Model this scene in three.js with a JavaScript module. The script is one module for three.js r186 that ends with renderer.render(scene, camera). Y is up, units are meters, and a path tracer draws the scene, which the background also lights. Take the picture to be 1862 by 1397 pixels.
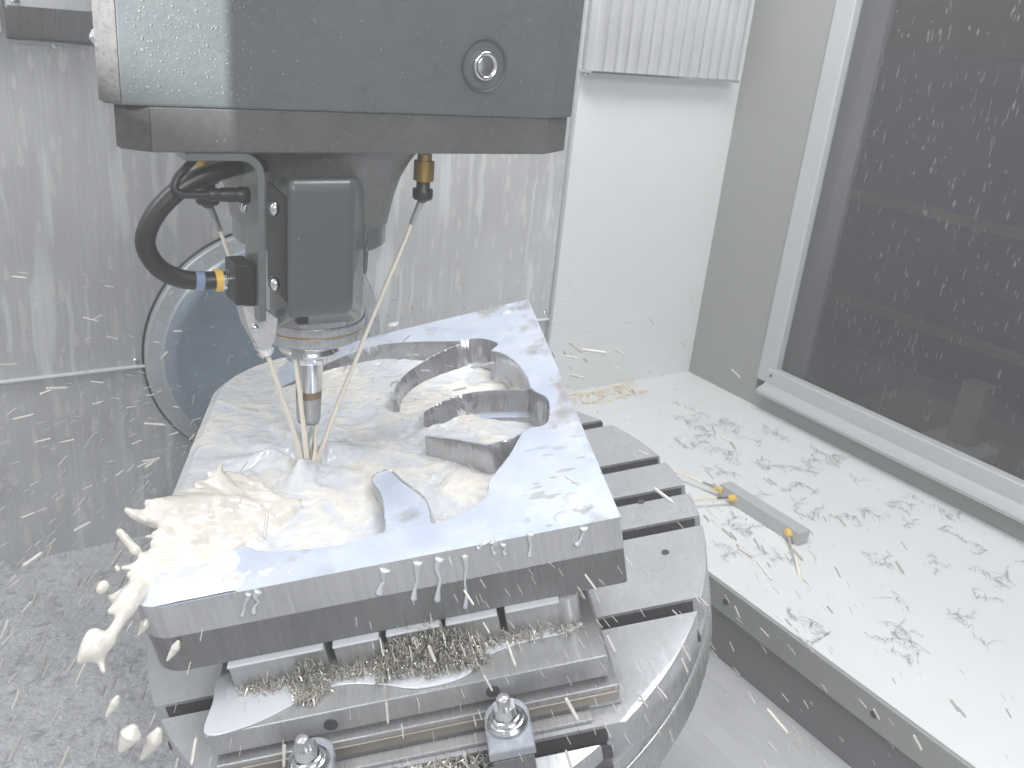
import * as THREE from 'three';
import { mergeGeometries, mergeVertices, toCreasedNormals } from 'three/addons/utils/BufferGeometryUtils.js';
import { RoundedBoxGeometry } from 'three/addons/geometries/RoundedBoxGeometry.js';
import { MarchingCubes } from 'three/addons/objects/MarchingCubes.js';
import { Brush, Evaluator, SUBTRACTION } from 'three-bvh-csg';
import { RectAreaLightUniformsLib } from 'three/addons/lights/RectAreaLightUniformsLib.js';

// ---------------------------------------------------------------- camera, light, exposure
const V = (x, y, z) => new THREE.Vector3(x, y, z);
const scene = new THREE.Scene();
const camera = new THREE.PerspectiveCamera(46.27, 4 / 3, 0.02, 30);
camera.position.set(-0.32095, 0.47644, 0.81853);
camera.quaternion.setFromRotationMatrix(new THREE.Matrix4().makeBasis(V(0.835, 0.092888, 0.54235), V(0.132586, 0.922642, -0.36215), V(-0.534035, 0.374304, 0.758092)));
camera.focus = 0.9; camera.userData.fStop = 14;
const renderer = new THREE.WebGLRenderer({ antialias: true });
renderer.toneMapping = THREE.LinearToneMapping;
renderer.toneMappingExposure = 1.0;
renderer.shadowMap.enabled = true;
scene.background = new THREE.Color(0.62, 0.63, 0.645);
scene.fog = new THREE.FogExp2(new THREE.Color(0.97, 0.98, 1.0), 0.13);
RectAreaLightUniformsLib.init();
const LAMPS = [
  // position, target, width, height, intensity
  ['ceiling_lamp', [0.42, 1.28, 0.1], [0.36, 0, 0.05], 0.55, 0.9, 11, 'long white lamp panel over the table and sill'],
  ['left_fill', [-0.85, 1.2, -0.05], [-0.15, -0.1, -0.3], 0.35, 0.8, 11, 'narrow white fill light panel added high on the left of the enclosure'],  // added lamp, brightens the left wall and floor
  ['front_fill', [-0.22, 1.15, 1.6], [0.1, -0.05, 0], 0.8, 0.5, 13, 'square white fill light panel added behind the photographer'],  // added fill light from behind the camera
];
const SPOT = { at: [-0.92, 0.74, 0.62], to: [-0.13, 0.575, 0.115], power: 18 };

// ---------------------------------------------------------------- helpers
let seed = 12345;
const rnd = () => { seed |= 0; seed = seed + 0x6D2B79F5 | 0; let t = Math.imul(seed ^ seed >>> 15, 1 | seed); t = t + Math.imul(t ^ t >>> 7, 61 | t) ^ t; return ((t ^ t >>> 14) >>> 0) / 4294967296; };
const R = (a, b) => a + (b - a) * rnd();
const clamp = (x, a = 0, b = 1) => Math.min(b, Math.max(a, x));
const ss = (a, b, x) => { const t = clamp((x - a) / (b - a)); return t * t * (3 - 2 * t); };
const mix = (a, b, t) => a + (b - a) * t;
const hash = (x, y, s = 0) => { let h = Math.imul(x | 0, 374761393) + Math.imul(y | 0, 668265263) + Math.imul(s | 0, 1274126177); h = Math.imul(h ^ h >>> 13, 1274126177); return ((h ^ h >>> 16) >>> 0) / 4294967296; };
const vnoise = (x, y, s = 0, px = 0, py = 0) => {
  const xi = Math.floor(x), yi = Math.floor(y), fx = x - xi, fy = y - yi, u = fx * fx * (3 - 2 * fx), v = fy * fy * (3 - 2 * fy);
  const w = (i, p) => p ? ((i % p) + p) % p : i;
  const a = hash(w(xi, px), w(yi, py), s), b = hash(w(xi + 1, px), w(yi, py), s), c = hash(w(xi, px), w(yi + 1, py), s), d = hash(w(xi + 1, px), w(yi + 1, py), s);
  return mix(mix(a, b, u), mix(c, d, u), v);
};
const fbm = (x, y, s = 0, o = 4, p = 0) => { let t = 0, a = 0.5, n = 0; for (let i = 0; i < o; i++) { t += a * vnoise(x, y, s + i, p, p); n += a; a *= 0.5; x *= 2; y *= 2; p *= 2; } return t / n; };
function tex(w, h, fn, { srgb = true, repeat } = {}) {            // fn(u, v) -> [r, g, b] in 0..1
  const d = new Uint8Array(w * h * 4);
  for (let j = 0; j < h; j++) for (let i = 0; i < w; i++) {
    const c = fn((i + 0.5) / w, (j + 0.5) / h), k = 4 * (j * w + i);
    d[k] = 255 * clamp(c[0]); d[k + 1] = 255 * clamp(c[1]); d[k + 2] = 255 * clamp(c[2]); d[k + 3] = 255;
  }
  const t = new THREE.DataTexture(d, w, h, THREE.RGBAFormat);
  t.wrapS = t.wrapT = repeat ? THREE.RepeatWrapping : THREE.ClampToEdgeWrapping;
  t.magFilter = THREE.LinearFilter; t.minFilter = THREE.LinearMipmapLinearFilter; t.generateMipmaps = true;
  if (repeat) t.repeat.set(1 / repeat[0], 1 / repeat[1]);
  if (srgb) t.colorSpace = THREE.SRGBColorSpace;
  t.needsUpdate = true;
  return t;
}
const std = (o) => new THREE.MeshStandardMaterial(o), phys = (o) => new THREE.MeshPhysicalMaterial(o);
const lin = (r, g, b) => new THREE.Color().setRGB(r, g, b);

const taken = {};
const numbered = (n) => { const k = taken[n] = (taken[n] ?? -1) + 1; return k ? `${n}_${String(k).padStart(3, '0')}` : n; };
const TM = new THREE.Matrix4().makeBasis(V(0.871518, 0.241293, 0.426888), V(-0.233676, 0.969715, -0.071056), V(-0.431105, -0.037827, 0.901508));
const TQ = new THREE.Quaternion().setFromRotationMatrix(TM);
const tw = (a, h, c) => V(a, h, c).applyMatrix4(TM);              // table axes to world
const BASE = new Map();
function thing(name, label, category, base = [0, 0, 0], { table, group, kind } = {}) {
  const o = new THREE.Group(); o.name = numbered(name); scene.add(o);
  BASE.set(o, base);
  if (table) { o.position.copy(tw(...base)); o.quaternion.copy(TQ); } else o.position.set(...base);
  o.userData = { label, category };
  if (group) o.userData.group = group;
  if (kind) o.userData.kind = kind;
  return o;
}
function geom(list) {
  const l = (Array.isArray(list) ? list : [list]).map((g) => { const q = g.index ? g.toNonIndexed() : g; for (const k of Object.keys(q.attributes)) if (!['position', 'normal', 'uv'].includes(k)) q.deleteAttribute(k); if (!q.attributes.uv) q.setAttribute('uv', new THREE.BufferAttribute(new Float32Array(q.attributes.position.count * 2), 2)); return q; });
  return l.length > 1 ? mergeGeometries(l) : l[0];
}
function uvBox(g) {                                               // uv in metres, by the way each face points
  const p = g.attributes.position, n = g.attributes.normal, uv = new Float32Array(p.count * 2);
  for (let i = 0; i < p.count; i++) {
    const x = Math.abs(n.getX(i)), y = Math.abs(n.getY(i)), z = Math.abs(n.getZ(i));
    const [u, v] = y >= x && y >= z ? [p.getX(i), p.getZ(i)] : x >= z ? [p.getZ(i), p.getY(i)] : [p.getX(i), p.getY(i)];
    uv[2 * i] = u; uv[2 * i + 1] = v;
  }
  g.setAttribute('uv', new THREE.BufferAttribute(uv, 2));
  return g;
}
function mesh(name, list, mat, box = true) {
  const g = geom(list); if (box) uvBox(g);
  const m = new THREE.Mesh(g, mat); m.name = name; m.castShadow = m.receiveShadow = true;
  return m;
}
function part(root, name, list, mat, { label, kind, box = true } = {}) { // geometry written in the same axes as the thing's base
  const m = mesh(name, list, mat, box), b = BASE.get(root) ?? [0, 0, 0];
  m.geometry.translate(-b[0], -b[1], -b[2]);
  BASE.set(m, b);
  if (label) m.userData.label = label;
  if (kind) m.userData.kind = kind;
  root.add(m);
  return m;
}
function struct(name, list, mat) { const m = mesh(name, list, mat); m.name = numbered(name); m.userData.kind = 'structure'; scene.add(m); return m; }
const box = (x0, x1, y0, y1, z0, z1, r = 0) => {
  const w = x1 - x0, h = y1 - y0, d = z1 - z0;
  return (r ? new RoundedBoxGeometry(w, h, d, 2, Math.min(r, w / 2.1, h / 2.1, d / 2.1)) : new THREE.BoxGeometry(w, h, d)).translate((x0 + x1) / 2, (y0 + y1) / 2, (z0 + z1) / 2);
};
const lathe = (pts, n = 48) => new THREE.LatheGeometry(pts.map(([r, y]) => new THREE.Vector2(r, y)), n);
const prism = (pts, y0, y1, bevel = 0) => {                      // outline in (x, z), standing from y0 to y1
  const s = new THREE.Shape(pts.map(([x, z]) => new THREE.Vector2(x, -z)));
  const g = new THREE.ExtrudeGeometry(s, { depth: y1 - y0 - 2 * bevel, bevelEnabled: bevel > 0, bevelThickness: bevel, bevelSize: bevel, bevelOffset: -bevel, bevelSegments: 2, curveSegments: 12 });
  return g.rotateX(-Math.PI / 2).translate(0, y0 + bevel, 0);
};
const tube = (pts, r, seg = 40, rad = 12, closed = false) => new THREE.TubeGeometry(new THREE.CatmullRomCurve3(pts.map((p) => V(...p))), seg, r, rad, closed);
const along = (g, from, to) => {                                  // a shape standing on +y from 0, laid from one point towards another
  const a = V(...from), d = V(...to).sub(a).normalize();
  return g.applyQuaternion(new THREE.Quaternion().setFromUnitVectors(V(0, 1, 0), d)).translate(a.x, a.y, a.z);
};
const rod = (a, b, r0, r1 = r0, n = 16) => { const L = V(...a).distanceTo(V(...b)); return along(new THREE.CylinderGeometry(r1, r0, L, n).translate(0, L / 2, 0), a, b); };
function wobbleTube(pts, radii, seg = 40, rad = 10) {             // a tube whose radius changes along its length, closed at both ends
  const curve = new THREE.CatmullRomCurve3(pts.map((p) => V(...p))), f = curve.computeFrenetFrames(seg), P = [], I = [];
  for (let i = 0; i <= seg; i++) {
    const t = i / seg, c = curve.getPointAt(t), k = t * (radii.length - 1), q = Math.min(radii.length - 2, Math.floor(k)), r = mix(radii[q], radii[q + 1], k - q);
    for (let j = 0; j < rad; j++) { const a = j / rad * 2 * Math.PI, v = c.clone().addScaledVector(f.normals[i], Math.cos(a) * r).addScaledVector(f.binormals[i], Math.sin(a) * r); P.push(v.x, v.y, v.z); }
  }
  for (let i = 0; i < seg; i++) for (let j = 0; j < rad; j++) { const a = i * rad + j, b = i * rad + (j + 1) % rad, c = a + rad, d = b + rad; I.push(a, b, c, b, d, c); }
  for (const [e, w] of [[0, 1], [seg, 0]]) { const c = curve.getPointAt(e / seg), k = P.length / 3; P.push(c.x, c.y, c.z); for (let j = 0; j < rad; j++) { const a = e * rad + j, b = e * rad + (j + 1) % rad; I.push(...(w ? [k, b, a] : [k, a, b])); } }
  const g = new THREE.BufferGeometry(); g.setAttribute('position', new THREE.Float32BufferAttribute(P, 3)); g.setIndex(I); g.computeVertexNormals();
  return g;
}
const sdPoly = (x, y, P) => {                                     // signed distance, positive inside
  let d = 1e9, s = -1;
  for (let i = 0, j = P.length - 1; i < P.length; j = i++) {
    const ex = P[j][0] - P[i][0], ey = P[j][1] - P[i][1], wx = x - P[i][0], wy = y - P[i][1], t = clamp((wx * ex + wy * ey) / (ex * ex + ey * ey)), bx = wx - ex * t, by = wy - ey * t;
    d = Math.min(d, bx * bx + by * by);
    if ((P[i][1] > y) !== (P[j][1] > y) && x < (P[j][0] - P[i][0]) * (y - P[i][1]) / (P[j][1] - P[i][1]) + P[i][0]) s = -s;
  }
  return s * Math.sqrt(d);
};
const dLine = (x, y, P) => { let d = 1e9; for (let i = 1; i < P.length; i++) { const ex = P[i][0] - P[i - 1][0], ey = P[i][1] - P[i - 1][1], wx = x - P[i - 1][0], wy = y - P[i - 1][1], t = clamp((wx * ex + wy * ey) / (ex * ex + ey * ey)); d = Math.min(d, Math.hypot(wx - ex * t, wy - ey * t)); } return d; };
const spline = (P, n, closed) => new THREE.CatmullRomCurve3(P.map(([x, y]) => V(x, 0, y)), closed, 'centripetal').getPoints(n).map((p) => [p.x, p.z]);

// ---------------------------------------------------------------- materials
const brushed = (tone, stains, s) => tex(stains ? 1024 : 512, stains ? 1024 : 512, (u, v) => {
  const streak = vnoise(u * 220, v * 5, s, 220, 5) * 0.5 + vnoise(u * 512, v * 9, s + 1, 512, 9) * 0.5, blot = fbm(u * 6, v * 6, s + 2, 4, 6);
  let t = tone + (streak - 0.5) * 0.07 + (blot - 0.5) * 0.10, w = 0;
  if (stains) {                                                   // dried coolant runs and tear-shaped drops
    const run = vnoise(u * 46 + fbm(u * 8, v * 8, s + 5, 2, 8) * 1.2, v * 3, s + 4, 46, 3);
    t += ss(0.70, 0.86, run) * 0.085;
    for (let i = 0; i < 2; i++) {
      const N = i ? 26 : 17, cx = Math.floor(u * N), cy = Math.floor(v * N * 0.6);
      for (let dx = -1; dx <= 1; dx++) for (let dy = -1; dy <= 1; dy++) {
        const X = ((cx + dx) % N + N) % N, M = Math.round(N * 0.6), Y = ((cy + dy) % M + M) % M;
        if (hash(X, Y, s + 20 + i) > 0.42) continue;
        const px = cx + dx + 0.2 + 0.6 * hash(X, Y, s + 30 + i), py = cy + dy + 0.2 + 0.6 * hash(X, Y, s + 40 + i), r = 0.10 + 0.10 * hash(X, Y, s + 50 + i);
        const ex = (u * N - px) / r, ey = (v * N * 0.6 - py) / (r * 1.9), taper = 1 + clamp(ey, 0, 1.6) * 0.8, q = Math.hypot(ex * taper, ey > 0 ? ey * 0.7 : ey * 1.25);
        w = Math.max(w, ss(1, 0.86, q));
      }
    }
  }
  const warm = w * 0.75;
  return [mix(t, 0.88, warm * 0.85), mix(t * 1.006, 0.87, warm * 0.85), mix(t * 1.015, 0.855, warm * 0.85)];
}, { repeat: [0.55, 0.55] });
const streakRough = tex(512, 512, (u, v) => { const r = 0.42 + (vnoise(u * 200, v * 6, 7, 200, 6) - 0.5) * 0.18 + (fbm(u * 5, v * 5, 9, 4, 5) - 0.5) * 0.25; return [r, r, r]; }, { srgb: false, repeat: [0.5, 0.5] });
const grain = (s, base, amp, f = 40, size = 0.2) => tex(256, 256, (u, v) => { const n = fbm(u * f, v * f, s, 3, f), b = fbm(u * 4, v * 4, s + 7, 4, 4), k = 1 + (n - 0.5) * amp + (b - 0.5) * amp; return base.map((x) => x * k); }, { repeat: [size, size] });
const bumpFine = tex(512, 512, (u, v) => { const n = fbm(u * 60, v * 60, 77, 3, 60); return [n, n, n]; }, { srgb: false, repeat: [0.12, 0.12] });
const paintRough = tex(512, 512, (u, v) => { const n = 0.30 + (fbm(u * 9, v * 9, 15, 4, 9) - 0.5) * 0.35 + ss(0.72, 0.8, fbm(u * 40, v * 40, 18, 2, 40)) * 0.2; return [n, n, n]; }, { srgb: false, repeat: [0.3, 0.3] });
const M = {
  steelWall: std({ map: brushed(0.785, true, 3), roughnessMap: streakRough, roughness: 1, metalness: 0.2, bumpMap: bumpFine, bumpScale: 0.0002 }),
  steelPlain: std({ map: brushed(0.84, false, 31), roughnessMap: streakRough, roughness: 0.9, metalness: 0.35 }),
  white: std({ map: grain(5, [0.885, 0.897, 0.90], 0.015, 24, 0.5), roughness: 0.5 }),
  greyPaint: std({ map: grain(6, [0.585, 0.595, 0.58], 0.025, 24, 0.4), roughness: 0.42 }),
  framePaint: std({ map: grain(8, [0.72, 0.73, 0.735], 0.03, 24, 0.4), roughness: 0.42 }),
  head: phys({ map: grain(21, [0.355, 0.378, 0.385], 0.07, 50, 0.25), roughnessMap: paintRough, roughness: 1.2, bumpMap: bumpFine, bumpScale: 0.00015, clearcoat: 0.25, clearcoatRoughness: 0.3 }),
  headBand: phys({ map: grain(22, [0.35, 0.355, 0.352], 0.12, 50, 0.25), roughnessMap: paintRough, roughness: 1.3, bumpMap: bumpFine, bumpScale: 0.0002 }),
  headEdge: std({ map: tex(512, 512, (u, v) => { const n = fbm(u * 24, v * 24, 61, 4, 24), p = ss(0.60, 0.72, fbm(u * 128, v * 128, 63, 2, 128)); const k = 0.31 + (n - 0.5) * 0.07 - p * 0.08; return [k, k * 0.995, k * 0.985]; }, { repeat: [0.12, 0.12] }), roughness: 0.55, metalness: 0.2 }),
  casting: std({ map: grain(23, [0.42, 0.425, 0.425], 0.25, 70, 0.12), roughness: 0.45, bumpMap: bumpFine, bumpScale: 0.0004 }),
  cover: phys({ map: grain(24, [0.32, 0.345, 0.348], 0.05, 30, 0.2), roughness: 0.3, clearcoat: 0.2, clearcoatRoughness: 0.05 }),
  bracket: phys({ map: grain(25, [0.40, 0.42, 0.42], 0.10, 30, 0.15), roughness: 0.3, clearcoat: 0.5, clearcoatRoughness: 0.15 }),
  rubber: std({ map: grain(26, [0.13, 0.135, 0.145], 0.25, 30, 0.06), roughness: 0.38 }),
  black: std({ color: lin(0.012, 0.012, 0.013), roughness: 0.4 }),
  dark: std({ color: lin(0.05, 0.052, 0.055), roughness: 0.5 }),
  brass: std({ map: grain(27, [0.74, 0.60, 0.30], 0.15, 40, 0.03), roughness: 0.32, metalness: 0.75 }),
  yellow: std({ color: lin(0.80, 0.52, 0.10), roughness: 0.35 }),
  bluePaint: phys({ color: lin(0.20, 0.27, 0.42), roughness: 0.25, clearcoat: 0.6 }),
  chrome: std({ color: lin(0.75, 0.76, 0.78), roughness: 0.16, metalness: 1 }),
  groundSteel: std({ map: brushed(0.68, false, 41), roughnessMap: streakRough, roughness: 0.62, metalness: 0.5 }),
  brownSteel: std({ color: lin(0.36, 0.33, 0.29), roughness: 0.35, metalness: 0.8 }),
  pallet: std({ map: grain(43, [0.70, 0.706, 0.725], 0.10, 60, 0.2), roughnessMap: streakRough, roughness: 0.8, metalness: 0.35 }),
  slotShade: std({ map: grain(45, [0.30, 0.30, 0.31], 0.3, 50, 0.08), roughness: 0.6, metalness: 0.2 }),
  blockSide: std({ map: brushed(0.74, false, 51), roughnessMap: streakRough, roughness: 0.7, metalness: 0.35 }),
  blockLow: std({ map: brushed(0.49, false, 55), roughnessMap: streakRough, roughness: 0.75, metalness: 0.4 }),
  plate: std({ map: brushed(0.70, false, 57), roughnessMap: streakRough, roughness: 0.7, metalness: 0.5 }),
  disc: phys({ map: grain(47, [0.53, 0.59, 0.645], 0.12, 30, 0.2), roughness: 0.24, clearcoat: 0.7, clearcoatRoughness: 0.12 }),
  discRim: std({ map: grain(48, [0.72, 0.75, 0.77], 0.14, 40, 0.15), roughness: 0.4, metalness: 0.3 }),
  glass: phys({ color: lin(0.56, 0.57, 0.60), roughness: 0.03, transmission: 1, thickness: 0, ior: 1.33 }),
  drop: phys({ color: lin(0.95, 0.95, 0.95), roughness: 0.03, transmission: 0.85, thickness: 0.002, ior: 1.33 }),
  milkDrop: phys({ color: lin(0.56, 0.54, 0.50), roughness: 0.18, clearcoat: 0.5, clearcoatRoughness: 0.05 }),
  jet: phys({ color: lin(0.86, 0.80, 0.70), roughness: 0.12, clearcoat: 0.6, clearcoatRoughness: 0.05 }),
  splash: phys({ map: tex(512, 512, (u, v) => { const n = fbm(u * 10, v * 10, 91, 5, 10), k = ss(0.35, 0.7, n); return [mix(0.885, 0.925, k), mix(0.865, 0.91, k), mix(0.825, 0.885, k)]; }, { repeat: [0.12, 0.12] }), roughness: 0.22, clearcoat: 0.6, clearcoatRoughness: 0.08 }),
  film: phys({ color: lin(0.62, 0.645, 0.69), roughness: 0.15, clearcoat: 0.5, clearcoatRoughness: 0.05 }),
  clampWet: phys({ map: grain(29, [0.60, 0.62, 0.66], 0.12, 30, 0.08), roughness: 0.25, clearcoat: 0.6, clearcoatRoughness: 0.1 }),
  alu: std({ map: grain(63, [0.80, 0.80, 0.80], 0.10, 30, 0.05), roughness: 0.4, metalness: 0.4 }),
  chip: std({ color: lin(0.86, 0.84, 0.80), roughness: 0.3, metalness: 0.6 }),
  swarf: std({ color: lin(0.33, 0.34, 0.37), roughness: 0.45, metalness: 0.3 }),
  wallDark: std({ map: grain(71, [0.17, 0.165, 0.17], 0.3, 20, 1.2), roughness: 0.8 }),
  lampGlow: std({ color: lin(0.9, 0.9, 0.9), emissive: lin(1, 1, 1), emissiveIntensity: 3 }),
  lampBody: std({ color: lin(0.5, 0.5, 0.5), roughness: 0.5 }),
};
for (const k in M) if (!['glass', 'drop'].includes(k)) M[k].side = THREE.DoubleSide;

// ---------------------------------------------------------------- lamps
for (const [name, at, to, w, h, power, label] of LAMPS) {
  const l = new THREE.RectAreaLight(0xffffff, power, w, h);
  l.position.set(...at); l.lookAt(...to); l.name = name + '_light'; scene.add(l);
  const t = thing(name, label, 'lamp', [0, 0, 0]);
  const dir = V(...to).sub(V(...at)).normalize();
  t.position.copy(V(...at)).addScaledVector(dir, -0.012); t.quaternion.copy(l.quaternion);
  part(t, 'lamp_housing', box(-w / 2 - 0.02, w / 2 + 0.02, -h / 2 - 0.02, h / 2 + 0.02, 0.006, 0.07), M.lampBody);
  part(t, 'lamp_panel', box(-w / 2, w / 2, -h / 2, h / 2, 0, 0.005), M.lampGlow);
}
{
  const s = new THREE.SpotLight(0xffffff, SPOT.power, 0, 0.21, 0.3, 2);
  s.position.set(...SPOT.at); s.target.position.set(...SPOT.to); scene.add(s, s.target);
  s.castShadow = true; s.shadow.radius = 0.14; s.shadow.mapSize.set(1024, 1024); s.name = 'work_lamp_light'; s.target.name = 'work_lamp_target';
  const t = thing('work_lamp', 'small round work lamp inside the enclosure', 'lamp', [0, 0, 0]);
  const d = V(...SPOT.to).sub(V(...SPOT.at)).normalize();
  t.position.set(...SPOT.at); t.quaternion.setFromUnitVectors(V(0, 1, 0), d);
  part(t, 'lamp_housing', new THREE.CylinderGeometry(0.03, 0.024, 0.06, 24, 1, true).translate(0, -0.035, 0), M.lampBody);
  part(t, 'lamp_lens', new THREE.CylinderGeometry(0.026, 0.026, 0.004, 24).translate(0, -0.014, 0), M.lampGlow);
}

// ---------------------------------------------------------------- the enclosure
const WZ = -0.6, WX = 1.187, LY = -0.263, FY = -0.403;
const screwGeo = () => [new THREE.SphereGeometry(0.006, 14, 8, 0, 6.2832, 0, 1.3).scale(1, 0.65, 1), new THREE.CylinderGeometry(0.0024, 0.0024, 0.0012, 6).translate(0, 0.0036, 0)];
const screwG = geom(screwGeo());
function screws(root, list) { for (const [x, y, z, axis] of list) { const g = screwG.clone(); if (axis === 'x') g.rotateZ(Math.PI / 2); else if (axis === 'y-') g.rotateX(Math.PI); else if (axis !== 'y') g.rotateX(Math.PI / 2); part(root, 'screw', g.translate(x, y, z), M.chrome); } }
{
  const w = thing('wall', 'tall brushed steel back wall sheet streaked with dried coolant', 'wall', [0, -0.085, WZ], { kind: 'structure' });
  part(w, 'steel_sheet', box(-1.25, 0.752, -0.085, 1.3, WZ - 0.02, WZ), M.steelWall);
  part(w, 'folded_edge', box(-1.25, 0.752, -0.0905, -0.0855, WZ - 0.02, WZ + 0.006, 0.002), M.white);
  screws(w, [[-0.0527,-0.0796,-0.6000], [0.742, 0.39, WZ], [0.7432,-0.0756,-0.6000], [-0.1269,0.3873,-0.6000]]);
  const w2 = thing('wall', 'lower strip of steel wall below the bright folded edge', 'wall', [0, FY, WZ], { kind: 'structure' });
  part(w2, 'steel_sheet', box(-1.25, 0.752, FY - 0.1, -0.0915, WZ - 0.03, WZ - 0.004), M.steelWall);
  const w3 = thing('wall', 'smooth white back wall panel in the far corner', 'wall', [0.97, LY, WZ], { kind: 'structure' });
  part(w3, 'white_panel', box(0.758, WX + 0.05, -0.6, 1.3, WZ - 0.02, WZ + 0.004), M.white);
  part(w3, 'panel_edge', box(0.753, 0.759, -0.45, 1.3, WZ - 0.01, WZ + 0.008, 0.002), M.framePaint);
  screws(w3, [[0.7737,0.3954,-0.5960], [1.0054,0.3994,-0.5960]]);
}
struct('floor', box(-1.3, 1.6, FY - 0.05, FY, -0.66, 2.2), std({ map: tex(1024, 1024, (u, v) => {
  const n = fbm(u * 12, v * 12, 81, 5, 12), f = fbm(u * 120, v * 120, 85, 2, 120), p = ss(0.62, 0.72, fbm(u * 60, v * 60, 88, 3, 60)), t = 0.80 + (n - 0.5) * 0.12 + (f - 0.5) * 0.16 - p * 0.10;
  return [t, t * 1.005, t * 1.02];
}, { repeat: [0.6, 0.6] }), roughness: 0.55, metalness: 0, bumpMap: bumpFine, bumpScale: 0.002 }));
struct('chute', box(0.33, 0.6175, FY + 0.004, FY + 0.012, -0.62, 1.3), M.steelPlain);
struct('side_wall', box(-1.3, -1.26, FY, 1.3, -0.62, 1.1), M.steelPlain);
// wash-down sill along the right side
{
  const s = thing('sill', 'wide white painted sill below the window littered with swarf', 'sill', [0.9, LY, 0.3], { kind: 'structure' });
  part(s, 'sill_top', box(0.612, WX + 0.02, LY - 0.012, LY, WZ, 1.3), M.white);
  part(s, 'sill_lip', box(0.606, 0.6118, LY - 0.045, LY - 0.0005, WZ, 1.3, 0.002), M.greyPaint);
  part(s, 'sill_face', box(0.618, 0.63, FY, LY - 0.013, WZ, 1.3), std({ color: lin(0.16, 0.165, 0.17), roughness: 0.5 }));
  for (const z of [0.102, 0.36, -0.15]) part(s, 'hole', new THREE.CylinderGeometry(0.005, 0.005, 0.002, 16).rotateZ(Math.PI / 2).translate(0.606, -0.286, z), M.dark);
}
// right wall, window and its rail
{
  const w = thing('wall', 'grey painted side wall panel between the white corner and window', 'wall', [WX, LY, -0.5], { kind: 'structure' });
  part(w, 'wall_panel', box(WX, WX + 0.03, LY, 1.3, WZ, -0.392), M.greyPaint);
  part(w, 'lower_panel', box(WX, WX + 0.03, LY, -0.225, -0.392, 1.3), M.greyPaint);
  const win = thing('window', 'large dark viewing window in the right wall, wet with drops', 'window', [WX, -0.22, 0.3], { kind: 'structure' });
  part(win, 'window_post', box(WX - 0.006, WX + 0.03, -0.2, 1.3, -0.391, -0.345, 0.004), M.framePaint);
  part(win, 'gasket', box(WX + 0.016, WX + 0.03, -0.19, 1.3, -0.35, -0.285, 0.002), std({ map: grain(65, [0.47, 0.475, 0.475], 0.04, 24, 0.3), roughness: 0.5 }));
  part(win, 'pane', new THREE.PlaneGeometry(1.6445, 1.49).rotateY(-Math.PI / 2).translate(WX + 0.012, 0.555, 0.4777), M.glass);
  const rail = new THREE.Shape([[0.01, -0.226], [-0.004, -0.226], [-0.022, -0.2235], [-0.031, -0.2185], [-0.033, -0.212], [-0.030, -0.2065], [-0.014, -0.2015], [-0.0105, -0.198], [-0.009, -0.168], [-0.006, -0.1655], [0.01, -0.1645]].map(([x, y]) => new THREE.Vector2(x, y)));
  part(win, 'window_rail', toCreasedNormals(new THREE.ExtrudeGeometry(rail, { depth: 1.66, bevelEnabled: false }), 0.5).translate(WX, 0, -0.362), M.framePaint);
  part(win, 'rail_hole', new THREE.CylinderGeometry(0.003, 0.003, 0.004, 12).rotateZ(Math.PI / 2).translate(WX - 0.0095, -0.178, -0.35), M.dark);
}
// the shop beyond the window
{
  struct('shop_floor', box(1.25, 5.6, -1.05, -1.0, -2.6, 3.2), M.wallDark);
  struct('shop_wall', [box(5.5, 5.6, -1, 2.6, -2.6, 3.2), box(1.25, 5.6, -1, 2.6, -2.7, -2.6), box(1.25, 5.6, -1, 2.6, 3.2, 3.3)], M.wallDark);
  struct('shop_ceiling', box(1.22, 5.6, 2.6, 2.7, -2.7, 3.3), M.wallDark);
  struct('outer_wall', [box(1.225, 1.26, -1, -0.23, -2.7, 3.3), box(1.225, 1.26, 1.3, 2.7, -2.7, 3.3), box(1.225, 1.26, -0.23, 1.3, -2.7, -0.4), box(1.225, 1.26, -0.23, 1.3, 1.3, 3.3)], M.wallDark);
  const navy = std({ color: lin(0.05, 0.066, 0.19), roughness: 0.6 }), tan = std({ color: lin(0.30, 0.25, 0.20), roughness: 0.6 }), pale = std({ color: lin(0.50, 0.49, 0.46), roughness: 0.5 });
  const c = thing('cabinet', 'dark blue cabinet standing behind the wet window', 'cabinet', [2.6, -1, -0.5]);
  part(c, 'carcass', box(2.2, 3.2, -1, 0.5, -1.5, -0.1, 0.01), navy);
  part(c, 'shelf_edge', [0.05, -0.28, -0.6].map((y) => box(2.19, 2.2, y, y + 0.03, -1.48, -0.12)), tan);
  const b = thing('workbench', 'low dark workbench glimpsed through the bottom of window', 'workbench', [1.9, -1, 0.3]);
  part(b, 'bench_top', box(1.5, 2.0, -0.42, -0.38, -0.5, 0.25, 0.004), tan);
  for (const [x, z] of [[1.53, -0.46], [1.97, -0.46], [1.53, 0.21], [1.97, 0.21]]) part(b, 'leg', box(x - 0.02, x + 0.02, -1, -0.421, z - 0.02, z + 0.02), navy);
  const p = thing('pedestal', 'pale pedestal foot with a grey post outside the window', 'pedestal', [1.62, -0.55, 0.16]);
  const [, fy0, fz0] = [1.5500,-0.3248,-0.1848], [, fy1, fz1] = [1.5500,-0.3268,-0.0432];
  part(p, 'foot', box(1.5, 1.62, Math.min(fy0, fy1) - 0.01, Math.min(fy0, fy1) + 0.03, fz0, fz1, 0.012), pale);
  part(p, 'post', box(1.54, 1.59, Math.min(fy0, fy1) + 0.0305, Math.min(fy0, fy1) + 0.17, mix(fz0, fz1, 0.35), mix(fz0, fz1, 0.75), 0.004), tan);
}
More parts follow.
